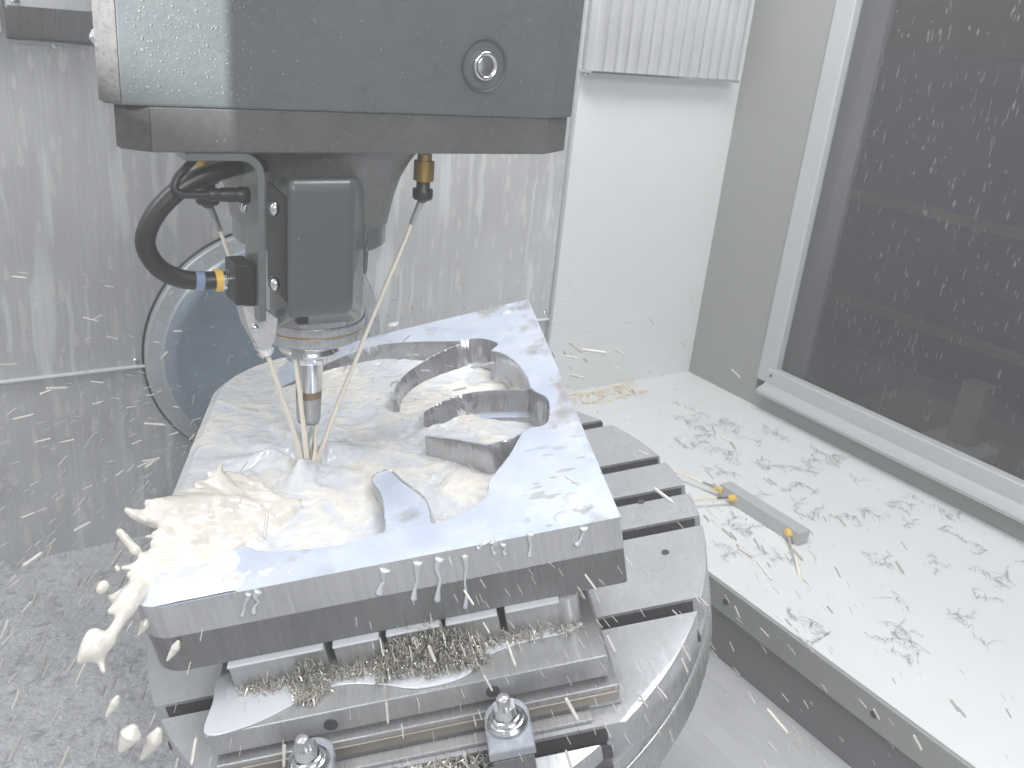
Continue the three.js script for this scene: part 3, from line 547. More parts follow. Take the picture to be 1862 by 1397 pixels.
{
  const caps = [], ends = [[-0.0662,0.0690,0.0620],[-0.0790,0.0660,0.0736],[-0.0894,0.0645,0.0958],[-0.0965,0.0713,0.1187],[-0.1088,0.0739,0.1342],[-0.1214,0.0797,0.1459],[-0.1266,0.0820,0.1493],[-0.1133,0.0684,0.1539],[-0.1165,0.0607,0.1672],[-0.1214,0.0548,0.1781],[-0.1270,0.0489,0.1920],[-0.1378,0.0443,0.2092],[-0.1269,0.0369,0.2129],[-0.1151,0.0321,0.2106],[-0.1013,0.0277,0.1996],[-0.0862,0.0226,0.1879],[-0.0656,0.0168,0.1775],[-0.0446,0.0108,0.1642],[-0.0220,0.0077,0.1505],[0.0025,0.0051,0.1455]], heart = [[-0.0074,0.0256,0.0988], [-0.0386,0.0331,0.1089], [-0.0562,0.0223,0.1332]];
  for (let i = 0; i < 150; i++) {                                  // ropes of the sheet, drawn out from the tool to the torn edge
    const k = R(0, ends.length - 1.001), q = Math.floor(k), e = [0, 1, 2].map((j) => mix(ends[q][j], ends[q + 1][j], k - q) + R(-0.005, 0.005)), s = heart[Math.floor(rnd() * 3)].map((v) => v + R(-0.012, 0.012)), P = [], f = R(0.66, 1.02);
    for (let j = 0; j <= 5; j++) { const t = j / 5 * f; P.push([mix(s[0], e[0], t) + R(-0.003, 0.003), mix(s[1] - 0.010, e[1], Math.pow(t, 0.85)) + 0.003 * Math.sin(t * 3.14) + R(-0.0018, 0.0018), mix(s[2], e[2], t) + R(-0.003, 0.003)]); }
    const g = R(0.7, 1.15);
    caps.push(...chain(P, [0.0015 * g, 0.0026 * g, 0.0034 * g, 0.0038 * g, 0.0038 * g, 0.0028 * g]));
  }
  caps.push(
    ...chain([[-0.1181,0.0724,0.1450], [-0.1234,0.0779,0.1478], [-0.1279,0.0843,0.1487]], [0.006, 0.0042, 0.0034]),
    ...chain([[-0.1236,0.0585,0.1742], [-0.1292,0.0689,0.1705], [-0.1325,0.0752,0.1683]], [0.005, 0.0028, 0.0038]),
    ...chain([[-0.1193,0.0400,0.2058], [-0.1262,0.0329,0.2205], [-0.1351,0.0252,0.2345], [-0.1401,0.0212,0.2440], [-0.1487,0.0212,0.2513], [-0.1580,0.0194,0.2607]], [0.008, 0.0055, 0.0036, 0.005, 0.0085, 0.0030]),
    ...chain([[-0.1234,0.0385,0.2101], [-0.1335,0.0346,0.2203], [-0.1388,0.0356,0.2249]], [0.007, 0.004, 0.002]),
    ...chain([[-0.1423,0.0222,0.2444], [-0.1487,0.0282,0.2461], [-0.1554,0.0230,0.2565]], [0.004, 0.006, 0.004]),
    ...chain([[-0.1457,0.0130,0.2560], [-0.1435,0.0060,0.2630]], [0.0032, 0.0022]),
    cap([-0.1419,0.0532,0.2119], [-0.1441,0.0515,0.2141], 0.004), cap([-0.1348,0.0565,0.1934], [-0.1343,0.0547,0.1943], 0.0026),
  );
  const lo = [1e9, 1e9, 1e9], hi = [-1e9, -1e9, -1e9];
  for (const q of caps) for (let j = 0; j < 3; j++) { lo[j] = Math.min(lo[j], q[j] - 0.022, q[3 + j] - 0.022); hi[j] = Math.max(hi[j], q[j] + 0.022, q[3 + j] + 0.022); }
  blob('coolant_splash', 'thick cream coolant splash thrown off the left edge of workpiece', 'splash', lo, hi, 200, caps, 0.0021, 0, M.splash, 0.0045);
}
// loose clots falling at the lower left
[[-0.1789,-0.0349,0.1674, 0.004, 0.02], [-0.1986,-0.0203,0.1460, 0.0045, 0.016], [-0.2247,-0.0754,0.2061, 0.009, 0.024], [-0.2062,-0.0865,0.2057, 0.007, 0.03], [-0.2323,-0.0560,0.1880, 0.004, 0.02]].forEach(([x, y, z, r, L], i) => {
  const g = wobbleTube([[0, 0, 0], [-L * 0.2, -L * 0.4, 0], [-L * 0.55, -L * 0.8, 0.002]], [r * 0.3, r, r * 0.7, r * 0.2], 14, 10).translate(x, y, z);
  const t = mesh(numbered('coolant_clot'), g, M.splash); t.userData = { label: ['small cream clot beside the block front left corner', 'amber clot falling just under the block left corner', 'large pale clot low at left near the pallet', 'long pale clot beside the pallet left rim', 'small clot below the hanging splash rope'][i], category: 'clot' }; scene.add(t);
});

// ---------------------------------------------------------------- runs on the front of the workpiece
[[452, 1080, 440, 1120, 0.0022], [470, 1075, 462, 1115, 0.003], [700, 1035, 690, 1080, 0.004], [760, 1022, 752, 1090, 0.0035], [800, 1015, 795, 1092, 0.0035], [845, 1010, 846, 1105, 0.0025], [880, 988, 868, 998, 0.002], [895, 985, 900, 1008, 0.0022], [915, 990, 918, 1008, 0.0022], [965, 970, 963, 1012, 0.0026], [1062, 960, 1048, 992, 0.003]].forEach(([x0, y0, x1, y1, r], i) => {
  const A = [[[-0.0256,0.0271,0.2262],[-0.0284,0.0219,0.2262],[-0.0317,0.0168,0.2262],[-0.0336,0.0114,0.2262],[-0.0369,0.0062,0.2262]],[[-0.0171,0.0279,0.2262],[-0.0211,0.0230,0.2262],[-0.0204,0.0170,0.2262],[-0.0250,0.0122,0.2262],[-0.0265,0.0066,0.2262]],[[0.0896,0.0250,0.2262],[0.0870,0.0193,0.2262],[0.0860,0.0124,0.2262],[0.0820,0.0069,0.2262],[0.0798,0.0009,0.2262]],[[0.1180,0.0257,0.2262],[0.1157,0.0164,0.2262],[0.1139,0.0068,0.2262],[0.1098,-0.0023,0.2262],[0.1070,-0.0119,0.2262]],[[0.1368,0.0253,0.2262],[0.1326,0.0152,0.2262],[0.1329,0.0033,0.2262],[0.1295,-0.0072,0.2262],[0.1266,-0.0180,0.2262]],[[0.1578,0.0231,0.2262],[0.1569,0.0093,0.2262],[0.1532,-0.0040,0.2262],[0.1524,-0.0177,0.2262],[0.1490,-0.0316,0.2262]],[[0.1758,0.0315,0.2262],[0.1756,0.0304,0.2262],[0.1721,0.0295,0.2262],[0.1719,0.0278,0.2262],[0.1694,0.0273,0.2262]],[[0.1829,0.0315,0.2262],[0.1842,0.0278,0.2262],[0.1815,0.0256,0.2262],[0.1819,0.0220,0.2262],[0.1832,0.0182,0.2262]],[[0.1917,0.0266,0.2262],[0.1913,0.0244,0.2262],[0.1923,0.0212,0.2262],[0.1909,0.0187,0.2262],[0.1915,0.0162,0.2262]],[[0.2163,0.0323,0.2262],[0.2146,0.0269,0.2262],[0.2147,0.0206,0.2262],[0.2134,0.0145,0.2262],[0.2121,0.0089,0.2262]],[[0.2621,0.0272,0.2262],[0.2616,0.0228,0.2262],[0.2592,0.0187,0.2262],[0.2573,0.0145,0.2262],[0.2535,0.0108,0.2262]]][i], t = mesh(numbered('coolant_run'), wobbleTube(A, [r * 1.2, r * 0.7, r * 0.42, r * 0.5, r * 0.95], 20, 8), M.film);
  t.quaternion.copy(TQ); t.userData = { label: `milky coolant run on the workpiece front, ${['leftmost of eleven', 'second from the left', 'third from the left', 'fourth from the left', 'fifth from the left', 'long thin sixth from left', 'seventh from the left', 'eighth from the left', 'ninth from the left', 'second from the right', 'rightmost of eleven'][i]}`, category: 'coolant run', group: 'coolant runs on the workpiece front' }; scene.add(t);
});

// ---------------------------------------------------------------- spindle head
{
  const h = thing('spindle_head', 'large grey spindle head hanging over the workpiece', 'spindle head', [0, 0.362, 0]);
  const fz = 0.115, body = [[-0.185, fz], [0.188, fz], [0.223, fz - 0.015], [0.215, -0.42], [-0.08, -0.42], [-0.08, 0.085], [-0.192, 0.092], [-0.1965, fz - 0.012]];
  part(h, 'housing', toCreasedNormals(prism(body, 0.3945, 0.9, 0.002), 0.3), M.head);
  part(h, 'left_strip', prism([[-0.1857, fz - 0.0005], [-0.1972, fz - 0.0125], [-0.1927, 0.0915], [-0.1935, 0.091], [-0.1984, fz - 0.0125], [-0.1863, fz + 0.0001]], 0.3965, 0.9), M.headEdge);
  const bnd = [[-0.166, fz - 0.002], [0.187, fz - 0.002], [0.2255, fz - 0.024], [0.215, -0.4], [-0.08, -0.4], [-0.08, 0.085], [-0.180, 0.09], [-0.186, fz - 0.019]];
  const g = prism(bnd, 0.3615, 0.3944, 0.0015); part(h, 'lower_band', toCreasedNormals(g, 0.3), M.headBand);
  part(h, 'band_strip', prism([[-0.1668, fz - 0.0025], [-0.1862, fz - 0.0195], [-0.1808, 0.0895], [-0.1815, 0.089], [-0.1874, fz - 0.0195], [-0.1672, fz - 0.0018]], 0.3632, 0.393), M.headEdge);
  const xr = 0.1115, yr = 0.437;
  part(h, 'recess', lathe([[0.0225, 0.0012], [0.0212, 0.0014], [0.0195, -0.001], [0.017, -0.006], [0.012, -0.008], [0, -0.008]], 48).rotateX(Math.PI / 2).translate(xr, yr, fz + 0.0006), M.headEdge);
  part(h, 'recess_bolt', lathe([[0.0125, -0.006], [0.0125, 0.002], [0.0115, 0.0035], [0.0098, 0.004], [0.0085, 0.0022], [0.0078, 0.002], [0.0076, 0.0028], [0, 0.0032]], 48).rotateX(Math.PI / 2).translate(xr, yr, fz + 0.001), M.chrome);
  part(h, 'nose', lathe([[0.105, 0.3612], [0.093, 0.345], [0.084, 0.328], [0.0785, 0.31], [0.0755, 0.295], [0.0735, 0.2845]], 72), M.casting);
  part(h, 'nose_ring', lathe([[0.0722, 0.2842], [0.0722, 0.2655], [0.0705, 0.2635], [0.053, 0.2632]], 72), M.bracket);
  part(h, 'spindle_barrel', lathe([[0.0535, 0.2630], [0.0535, 0.187], [0.052, 0.1855]], 72), M.plate);
  part(h, 'spindle_ring', [lathe([[0.0545, 0.187], [0.055, 0.186], [0.055, 0.1795], [0.0535, 0.178]], 72), lathe([[0.0535, 0.177], [0.0542, 0.1765], [0.0542, 0.168], [0.052, 0.166], [0.03, 0.165]], 72)], M.plate);
  part(h, 'amber_seal', lathe([[0.0538, 0.1782], [0.0538, 0.1768]], 72), M.brass);
  for (const y of [0.436]) screws(h, [[-0.196, y + 0.002, 0.097, 'x']]);
}
// drops on the head and motor cover
{
  const list = [];
  for (let i = 0; i < 2200; i++) { const x = rnd() < 0.55 ? R(-0.18, -0.09) : R(-0.18, 0.185), y = R(0.40, 0.54), s = Math.pow(rnd(), 4) * 0.0007 + 0.00016; list.push([x, y, 0.1152, s]); }
  for (let i = 0; i < 160; i++) list.push([R(-0.16, 0.18), R(0.366, 0.392), 0.1132, Math.pow(rnd(), 3) * 0.0008 + 0.0002]);
  const m = new THREE.InstancedMesh(new THREE.SphereGeometry(1, 8, 6), M.drop, list.length), q = new THREE.Matrix4();
  list.forEach(([x, y, z, s], i) => m.setMatrixAt(i, q.makeScale(s, s, s * 0.6).setPosition(x, y, z)));
  m.name = 'water_drops'; m.userData = { label: 'fine bright water drops speckling the spindle head front', category: 'drops', kind: 'stuff' }; scene.add(m);
}
// tool
{
  const t = thing('tool_holder', 'slim steel tool holder with end mill under the spindle', 'tool holder', [0, 0.165, 0]);
  part(t, 'flange', lathe([[0.028, 0.1648], [0.0305, 0.163], [0.0305, 0.1585], [0.0262, 0.155], [0.0305, 0.151], [0.0305, 0.1475], [0.026, 0.1455], [0.0225, 0.145]], 56), M.chrome);
  part(t, 'drive_key', box(-0.006, 0.006, 0.147, 0.1635, 0.0235, 0.0318, 0.001).rotateY(-0.75), M.plate);
  part(t, 'collar', lathe([[0.0222, 0.145], [0.0222, 0.138], [0.0205, 0.1365], [0.0135, 0.136]], 56), M.chrome);
  part(t, 'shank', lathe([[0.0136, 0.136], [0.0134, 0.104]], 48), M.chrome);
  part(t, 'heat_band', lathe([[0.01345, 0.1039], [0.0132, 0.096]], 48), std({ color: lin(0.30, 0.22, 0.15), roughness: 0.3, metalness: 0.8 }), { label: 'straw brown heat tinted band' });
  part(t, 'nozzle_taper', lathe([[0.0132, 0.0959], [0.0125, 0.072], [0.0115, 0.067], [0.0065, 0.0665]], 48), M.plate);
  const fl = []; for (let k = 0; k < 3; k++) { const P = []; for (let i = 0; i <= 16; i++) { const y = 0.066 - i / 16 * 0.07, a = k * 2.094 + i * 0.28; P.push([0.0032 * Math.cos(a), y, 0.0032 * Math.sin(a)]); } fl.push(tube(P, 0.0032, 40, 8)); }
  part(t, 'end_mill', fl, M.chrome);
}
// motor cover, bracket, hose, valve block
{
  const c = thing('sensor_unit', 'glossy dark grey covered unit on an angled bracket before the spindle', 'sensor unit', [-0.04, 0.36, 0.09]);
  const CBL = [-0.0622,0.2712,0.0580], CBR = [0.0298,0.2663,0.0580], CFL = [-0.0687,0.2891,0.1280], CFR = [-0.0126,0.2862,0.1280], CBT = [-0.0252,0.3341,0.0580], CBB = [-0.0241,0.1957,0.0580], CFT = [-0.0432,0.3432,0.1280], CFB = [-0.0417,0.2294,0.1280];
  const shell = new RoundedBoxGeometry(1, 1, 1, 6, 0.10), p = shell.attributes.position;
  for (let i = 0; i < p.count; i++) { const z = p.getZ(i) + 0.5, k = mix(1, 0.80, Math.pow(z, 1.4)); const X = p.getX(i) + 0.5, q = Math.pow(z, 1.25); p.setXYZ(i, mix(mix(CBL[0], CBR[0], X), mix(CFL[0], CFR[0], X), q), mix(mix(CBB[1], CBT[1], p.getY(i) + 0.5), mix(CFB[1], CFT[1], p.getY(i) + 0.5), q), 0.058 + z * 0.070); }
  shell.computeVertexNormals();
  part(c, 'cover', mergeVertices(shell), M.cover);
  const EMB = [0.0079,0.2740,0.0940];
  const em = new THREE.TorusGeometry(0.0155, 0.0011, 8, 40).scale(0.75, 1.25, 1), bars = [box(-0.006, 0.006, 0.004, 0.0062, -0.0008, 0.0012), box(-0.006, 0.006, -0.001, 0.0012, -0.0008, 0.0012), box(-0.006, -0.0038, -0.011, 0.006, -0.0008, 0.0012), box(0.0038, 0.006, -0.011, 0.006, -0.0008, 0.0012)];
  const eb = Math.atan2(0.07, CBR[0] - CFR[0]), ex = mix(CBR[0], CFR[0], 0.36);
  const place = (g) => g.scale(0.85, 1.1, 1).translate(0, 0, 0.001).rotateY(eb).translate(ex, EMB[1], 0.094);
  part(c, 'reflection_panel', prism([[CBL[0] - 0.0006, 0.06], [mix(CBL[0], CFL[0], 0.92) - 0.001, 0.1235], [mix(CBL[0], CFL[0], 0.92) + 0.003, 0.1235], [CBL[0] + 0.003, 0.06]], CFB[1] + 0.012, CFT[1] - 0.014, 0.0004), M.black);  // black plate laid on the cover, its dark reflection put in as colour
  part(c, 'emblem', [em, ...bars].map(place), M.cover, { label: 'raised oval emblem with crossed bars' });
  const L = new THREE.Shape(); L.moveTo(-0.142, 0.3605); L.lineTo(-0.100, 0.3605); L.absarc(-0.100, 0.3425, 0.018, Math.PI / 2, 0, true); L.lineTo(-0.082, 0.222); L.lineTo(-0.087, 0.222); L.lineTo(-0.087, 0.3425); L.absarc(-0.100, 0.3425, 0.013, 0, Math.PI / 2, false); L.lineTo(-0.142, 0.3555);
  part(c, 'bracket', toCreasedNormals(new THREE.ExtrudeGeometry(L, { depth: 0.034, bevelEnabled: true, bevelSize: 0.0006, bevelThickness: 0.0006, bevelSegments: 1, curveSegments: 14 }), 0.5).translate(0, 0, 0.076), M.bracket);
  part(c, 'foot_clip', box(-0.058, -0.048, 0.219, 0.236, 0.112, 0.122, 0.002), M.black);
  for (const [y, z] of [[0.318, 0.113], [0.255, 0.113]]) part(c, 'bolt', new THREE.SphereGeometry(0.0062, 20, 12).scale(0.75, 1, 1).translate(-0.0755, y, z), M.chrome);
  for (const [y, z] of [[0.312, 0.078], [0.254, 0.078]]) part(c, 'bolt', new THREE.SphereGeometry(0.005, 20, 12).scale(0.7, 1, 1).translate(-0.0885, y, z), M.chrome);
  part(c, 'latch', [rod([-0.0555, 0.330, 0.122], [-0.060, 0.295, 0.127], 0.0022, 0.0012), new THREE.SphereGeometry(0.0045, 16, 10).translate(-0.0545, 0.322, 0.123)], M.chrome);
  const v = thing('valve_block', 'small black valve block with silver angled nozzle below the bracket', 'valve', [-0.1, 0.25, 0.1]);
  part(v, 'block', box(-0.1045, -0.0885, 0.235, 0.270, 0.074, 0.104, 0.0015), M.black);
  const side = [[-0.0973,0.2329,0.0900], [-0.0813,0.2291,0.0900], [-0.0683,0.2184,0.0900], [-0.0709,0.1998,0.0900], [-0.0754,0.1921,0.0900], [-0.0836,0.1946,0.0900], [-0.0920,0.2122,0.0900]].map(([x, y]) => new THREE.Vector2(x, y));
  part(v, 'nozzle_body', new THREE.ExtrudeGeometry(new THREE.Shape(side), { depth: 0.02, bevelEnabled: true, bevelSize: 0.0012, bevelThickness: 0.0015, bevelSegments: 2 }).translate(0, 0, 0.078), M.alu);
  part(v, 'nozzle_screw', new THREE.SphereGeometry(0.0034, 14, 10).translate(side[6].x + 0.004, side[6].y + 0.001, 0.1), M.chrome);
  part(v, 'nozzle_tip', along(lathe([[0.004, -0.006], [0.0088, -0.0055], [0.0092, 0.001], [0.0075, 0.003], [0.0068, 0.008], [0.0035, 0.011], [0, 0.011]], 30), [-0.0762,0.1920,0.0880], [-0.0710,0.1759,0.0870]), M.chrome);
  const hs = thing('hose', 'thick black rubber hose looping left to the valve block', 'hose', [-0.13, 0.3, 0.08]);
  part(hs, 'hose_tube', tube([[-0.03, 0.338, 0.045], [-0.07, 0.345, 0.062], [-0.105, 0.3425, 0.078], [-0.137, 0.331, 0.083], [-0.161, 0.308, 0.083], [-0.169, 0.286, 0.083], [-0.160, 0.266, 0.083], [-0.143, 0.2555, 0.083], [-0.125, 0.2525, 0.083], [-0.1155, 0.2525, 0.084]], 0.0078, 90, 18), M.rubber);
  part(hs, 'blue_band', rod([-0.1325, 0.2533, 0.083], [-0.1255, 0.2525, 0.083], 0.00815, 0.00815, 24), M.bluePaint);
  part(hs, 'yellow_nut', rod([-0.1165, 0.2523, 0.084], [-0.1105, 0.2522, 0.084], 0.0098, 0.0098, 6), M.yellow);
  part(hs, 'threaded_end', [0, 1, 2, 3].map((i) => rod([-0.1104 + i * 0.0016, 0.2522, 0.084], [-0.1093 + i * 0.0016, 0.2522, 0.084], 0.0083, 0.0083, 20)), M.chrome);
  const cb = thing('cable', 'thin black cable looping back to a moulded plug', 'cable', [-0.13, 0.35, 0.08]);
  part(cb, 'cable_tube', tube([[-0.118, 0.361, 0.07], [-0.130, 0.352, 0.086], [-0.1455, 0.338, 0.093], [-0.1475, 0.331, 0.095], [-0.143, 0.3275, 0.096], [-0.134, 0.3265, 0.096], [-0.1235, 0.3265, 0.096]], 0.0032, 50, 12), M.rubber);
  part(cb, 'plug', along(lathe([[0.0032, 0], [0.0052, 0.001], [0.0055, 0.008], [0.0045, 0.0095], [0.0056, 0.011], [0.006, 0.022], [0.0052, 0.024], [0.0066, 0.026], [0.0066, 0.033], [0, 0.033]], 24), [-0.1235, 0.3265, 0.096], [-0.09, 0.3255, 0.096]), M.black);
}
// nozzles under the head
function nozzle(label, [x, y, z], dir, len) {
  const n = thing('coolant_nozzle', label, 'nozzle', [x, y, z]);
  part(n, 'brass_fitting', [new THREE.CylinderGeometry(0.0098, 0.0098, 0.019, 6).translate(x, y - 0.0105, z), new THREE.CylinderGeometry(0.007, 0.007, 0.006, 20).translate(x, y + 0.002, z)], M.brass);
  part(n, 'black_collar', lathe([[0.0066, 0], [0.0066, -0.007], [0.0098, -0.008], [0.0098, -0.016], [0.0082, -0.018], [0, -0.018]], 28).translate(x, y - 0.020, z), M.black);
  const a = V(x, y - 0.036, z), b = a.clone().addScaledVector(V(...dir).sub(a).normalize(), len);
  part(n, 'ball', new THREE.SphereGeometry(0.0058, 20, 12).translate(a.x, a.y, a.z), M.dark);
  part(n, 'spout', rod(a.toArray(), b.toArray(), 0.0034, 0.0028), M.plate);
  return b.toArray();
}
const aim = [0.006, 0.02, 0.004];
const NR = nozzle('coolant nozzle with brass fitting right of the spindle', [0.0934,0.3462,0.0500], aim, 0.028);
const NL = nozzle('coolant nozzle half hidden behind the thick hose', [-0.1103,0.3469,0.0500], aim, 0.028);
const jets = [
  [NR, [0.004, 0.012, 0.006], 0.0023, 'long cream coolant jet from the right brass nozzle'],
  [NL, [-0.004, 0.02, -0.006], 0.0021, 'thin cream coolant jet passing behind the valve block'],
  [[-0.0721,0.1794,0.0875], [-0.006, 0.008, 0.008], 0.0025, 'leftmost cream coolant jet leaving the silver nozzle tip'],
  [[-0.0252,0.1844,0.0147], [-0.004, 0.008, 0.012], 0.0026, 'cream coolant jet running straight down left of the tool'],
  [[0.0222,0.1474,-0.0155], [0.003, 0.02, 0.008], 0.0019, 'short faint coolant jet close along the right of the tool'],
];
for (const [a, b, r, label] of jets) {
  const P = [], A = V(...a), B = V(...b), n = 9; for (let i = 0; i <= n; i++) { const t = i / n, v = A.clone().lerp(B, t); v.y += 0.006 * Math.sin(t * Math.PI); v.x += R(-0.0005, 0.0005); v.z += R(-0.0005, 0.0005); P.push(v.toArray()); }
  const j = mesh(numbered('coolant_jet'), wobbleTube(P, [r * 0.8, r, r * 0.9, r * 1.05, r * 0.95, r * 1.15, r * 1.1, r * 1.4], 60, 12), M.jet);
  j.userData = { label, category: 'coolant jet', group: 'coolant jets aimed at the tool tip' }; scene.add(j);
}

// ---------------------------------------------------------------- chips
function chips(label, list) {
  const g = new THREE.BoxGeometry(0.0005, 0.013, 0.0014, 1, 4, 1), p = g.attributes.position;
  for (let i = 0; i < p.count; i++) { const y = p.getY(i) / 0.0065; p.setX(i, p.getX(i) + 0.0011 * (y * y - 0.4)); p.setZ(i, p.getZ(i) * (1 - 0.35 * y * y)); }
  g.computeVertexNormals();
  const m = new THREE.InstancedMesh(g, M.chip, list.length), q = new THREE.Matrix4(), e = new THREE.Euler();
  list.forEach(([a, h, c, rx, ry, rz, s], i) => { q.makeRotationFromEuler(e.set(rx, ry, rz)).scale(V(s, s, s)).setPosition(a, h, c); m.setMatrixAt(i, q); const t = R(0.45, 1), w = R(0.95, 1); m.setColorAt(i, lin(t, t * (0.5 + w * 0.5), t * w * w)); });
  m.name = numbered('chip_pile'); m.quaternion.copy(TQ); m.userData = { label, category: 'chips', kind: 'stuff' }; scene.add(m);
}
const heap = (n, a0, a1, c0, c1, hgt, up) => { const l = []; for (let i = 0; i < n; i++) { const u = rnd(), v = rnd(), a = mix(a0, a1, u), c = mix(c0, c1, v), H = hgt * Math.pow(Math.sin(Math.PI * clamp(u, 0.03, 0.97)), 0.6) * (1 - v * 0.75); l.push([a, -0.0722 + rnd() * H + 0.001, c, R(-1, 1) * (1.6 - up) + 0.35, R(0, 6.3), R(-1, 1) * (1.5 - up), R(0.6, 1.15)]); } return l; };
chips('big heap of shiny curled chips before the middle riser blocks', [...heap(1100, 0.062, 0.160, 0.226, 0.256, 0.036, 0.9), ...heap(380, 0.105, 0.152, 0.228, 0.262, 0.026, 1.15)]);
chips('small upright tuft of chips at the left riser gap', [...heap(230, -0.012, 0.022, 0.226, 0.252, 0.024, 0.5), ...heap(90, -0.008, 0.012, 0.245, 0.262, 0.006, 0.3)]);
chips('thin line of chips trailing along the foot of the left risers', [...heap(160, -0.06, 0.012, 0.228, 0.238, 0.005, 0.2), ...heap(200, 0.02, 0.068, 0.227, 0.242, 0.009, 0.3)]);
chips('thin line of chips trailing to the rightmost riser block', heap(190, 0.15, 0.246, 0.227, 0.238, 0.006, 0.2));
chips('chips packed in the front table slot between the clamps', heap(420, 0.022, 0.15, 0.303, 0.32, 0.0, 0.2).map((q) => [q[0], PH - 0.004 + R(0, 0.006), ...q.slice(2)]));
// milky puddle on the fixture plate before the chips
{
  const edge = spline([[-0.080, 0.205], [-0.0815, 0.235], [-0.0815, 0.2715], [-0.05, 0.272], [-0.03, 0.266], [0.0, 0.252], [0.03, 0.245], [0.065, 0.254], [0.10, 0.268], [0.14, 0.264], [0.155, 0.248], [0.19, 0.238], [0.235, 0.236], [0.248, 0.230], [0.21, 0.222], [0.1, 0.215], [0, 0.212]], 90, true);
  const sh = new THREE.Shape(edge.map(([x, z]) => new THREE.Vector2(x, -z)));
  const m = mesh('puddle', new THREE.ExtrudeGeometry(sh, { depth: 0.0006, bevelEnabled: true, bevelSize: 0.0012, bevelThickness: 0.0006, bevelSegments: 3 }).rotateX(-Math.PI / 2).translate(0, -0.0724, 0), M.film);
  m.quaternion.copy(TQ); m.userData = { label: 'milky puddle along the front of the fixture plate', category: 'puddle' }; scene.add(m);
}
// swarf tufts on the sill
{
  const protos = [];
  for (let k = 0; k < 5; k++) {
    const g = [];
    const strand = (x, z, ang, L, lift, lev) => {
      const P = []; let a = ang, px = x, pz = z; for (let i = 0; i <= 5; i++) { P.push([px, 0.0008 + lift * Math.sin(i / 5 * Math.PI) + i * 0.0003, pz]); a += R(-0.35, 0.35); px += Math.cos(a) * L / 5; pz += Math.sin(a) * L / 5; if (lev < 2 && rnd() < 0.5) strand(px, pz, a + (rnd() < 0.5 ? 1 : -1) * R(0.35, 0.9), L * R(0.3, 0.55), lift * R(0.3, 1.6), lev + 1); }
      g.push(wobbleTube(P, [0.00045, 0.0004, 0.00018], 10, 4));
    };
    for (let i = 0; i < 2 + k % 2; i++) strand(R(-0.012, 0.012), R(-0.012, 0.012), R(0, 6.3), R(0.03, 0.07), R(0.001, 0.008), 0);
    protos.push(geom(g));
  }
  const spots = [[0.9653,-0.2630,-0.4074],[1.0340,-0.2630,-0.3957],[0.9847,-0.2630,-0.3051],[1.0667,-0.2630,-0.3148],[1.0541,-0.2630,-0.2497],[1.0999,-0.2630,-0.2175],[0.8840,-0.2630,-0.2793],[0.9531,-0.2630,-0.2432],[0.9565,-0.2630,-0.1741],[0.9891,-0.2630,-0.1483],[0.8877,-0.2630,-0.1442],[0.9759,-0.2630,-0.0837],[1.0541,-0.2630,-0.0968],[1.1165,-0.2630,-0.0946],[0.8927,-0.2630,-0.0755],[0.8911,-0.2630,-0.0238],[0.8973,-0.2630,0.0191],[0.6983,-0.2630,0.0303],[0.7317,-0.2630,-0.0264],[0.6990,-0.2630,0.0646],[0.7526,-0.2630,0.1061],[0.9709,-0.2630,0.0421],[1.0060,-0.2630,0.0270],[1.0925,-0.2630,0.0333],[1.1424,-0.2630,0.0332],[1.0224,-0.2630,0.1047],[1.0801,-0.2630,0.1404],[1.1364,-0.2630,0.1362],[0.8698,-0.2630,0.1608],[0.8276,-0.2630,0.2208],[0.9955,-0.2630,0.1849],[0.9442,-0.2630,0.2918],[1.0240,-0.2630,0.2987],[1.1911,-0.2630,-0.1942],[1.0885,-0.2630,-0.0353],[0.7512,-0.2630,0.2567],[0.6555,-0.2630,0.2371],[0.8557,-0.2630,0.2934],[0.7543,-0.2630,0.3248],[0.8425,-0.2630,0.3685],[1.1143,-0.2630,0.2576],[1.0938,-0.2630,0.2124]];
  spots.forEach(([x, y, z], i) => {
    const m = mesh(numbered('swarf_tuft'), protos[i % 5], M.swarf);
    m.position.set(x, LY + 0.0005, z); m.rotation.y = R(0, 6.3); const s = R(0.55, 1.0); m.scale.set(s, s, s);
    m.userData = { label: 'feathery tuft of fine dark swarf lying on the white sill', category: 'swarf', group: 'swarf tufts on the white sill' }; scene.add(m);
  });
}
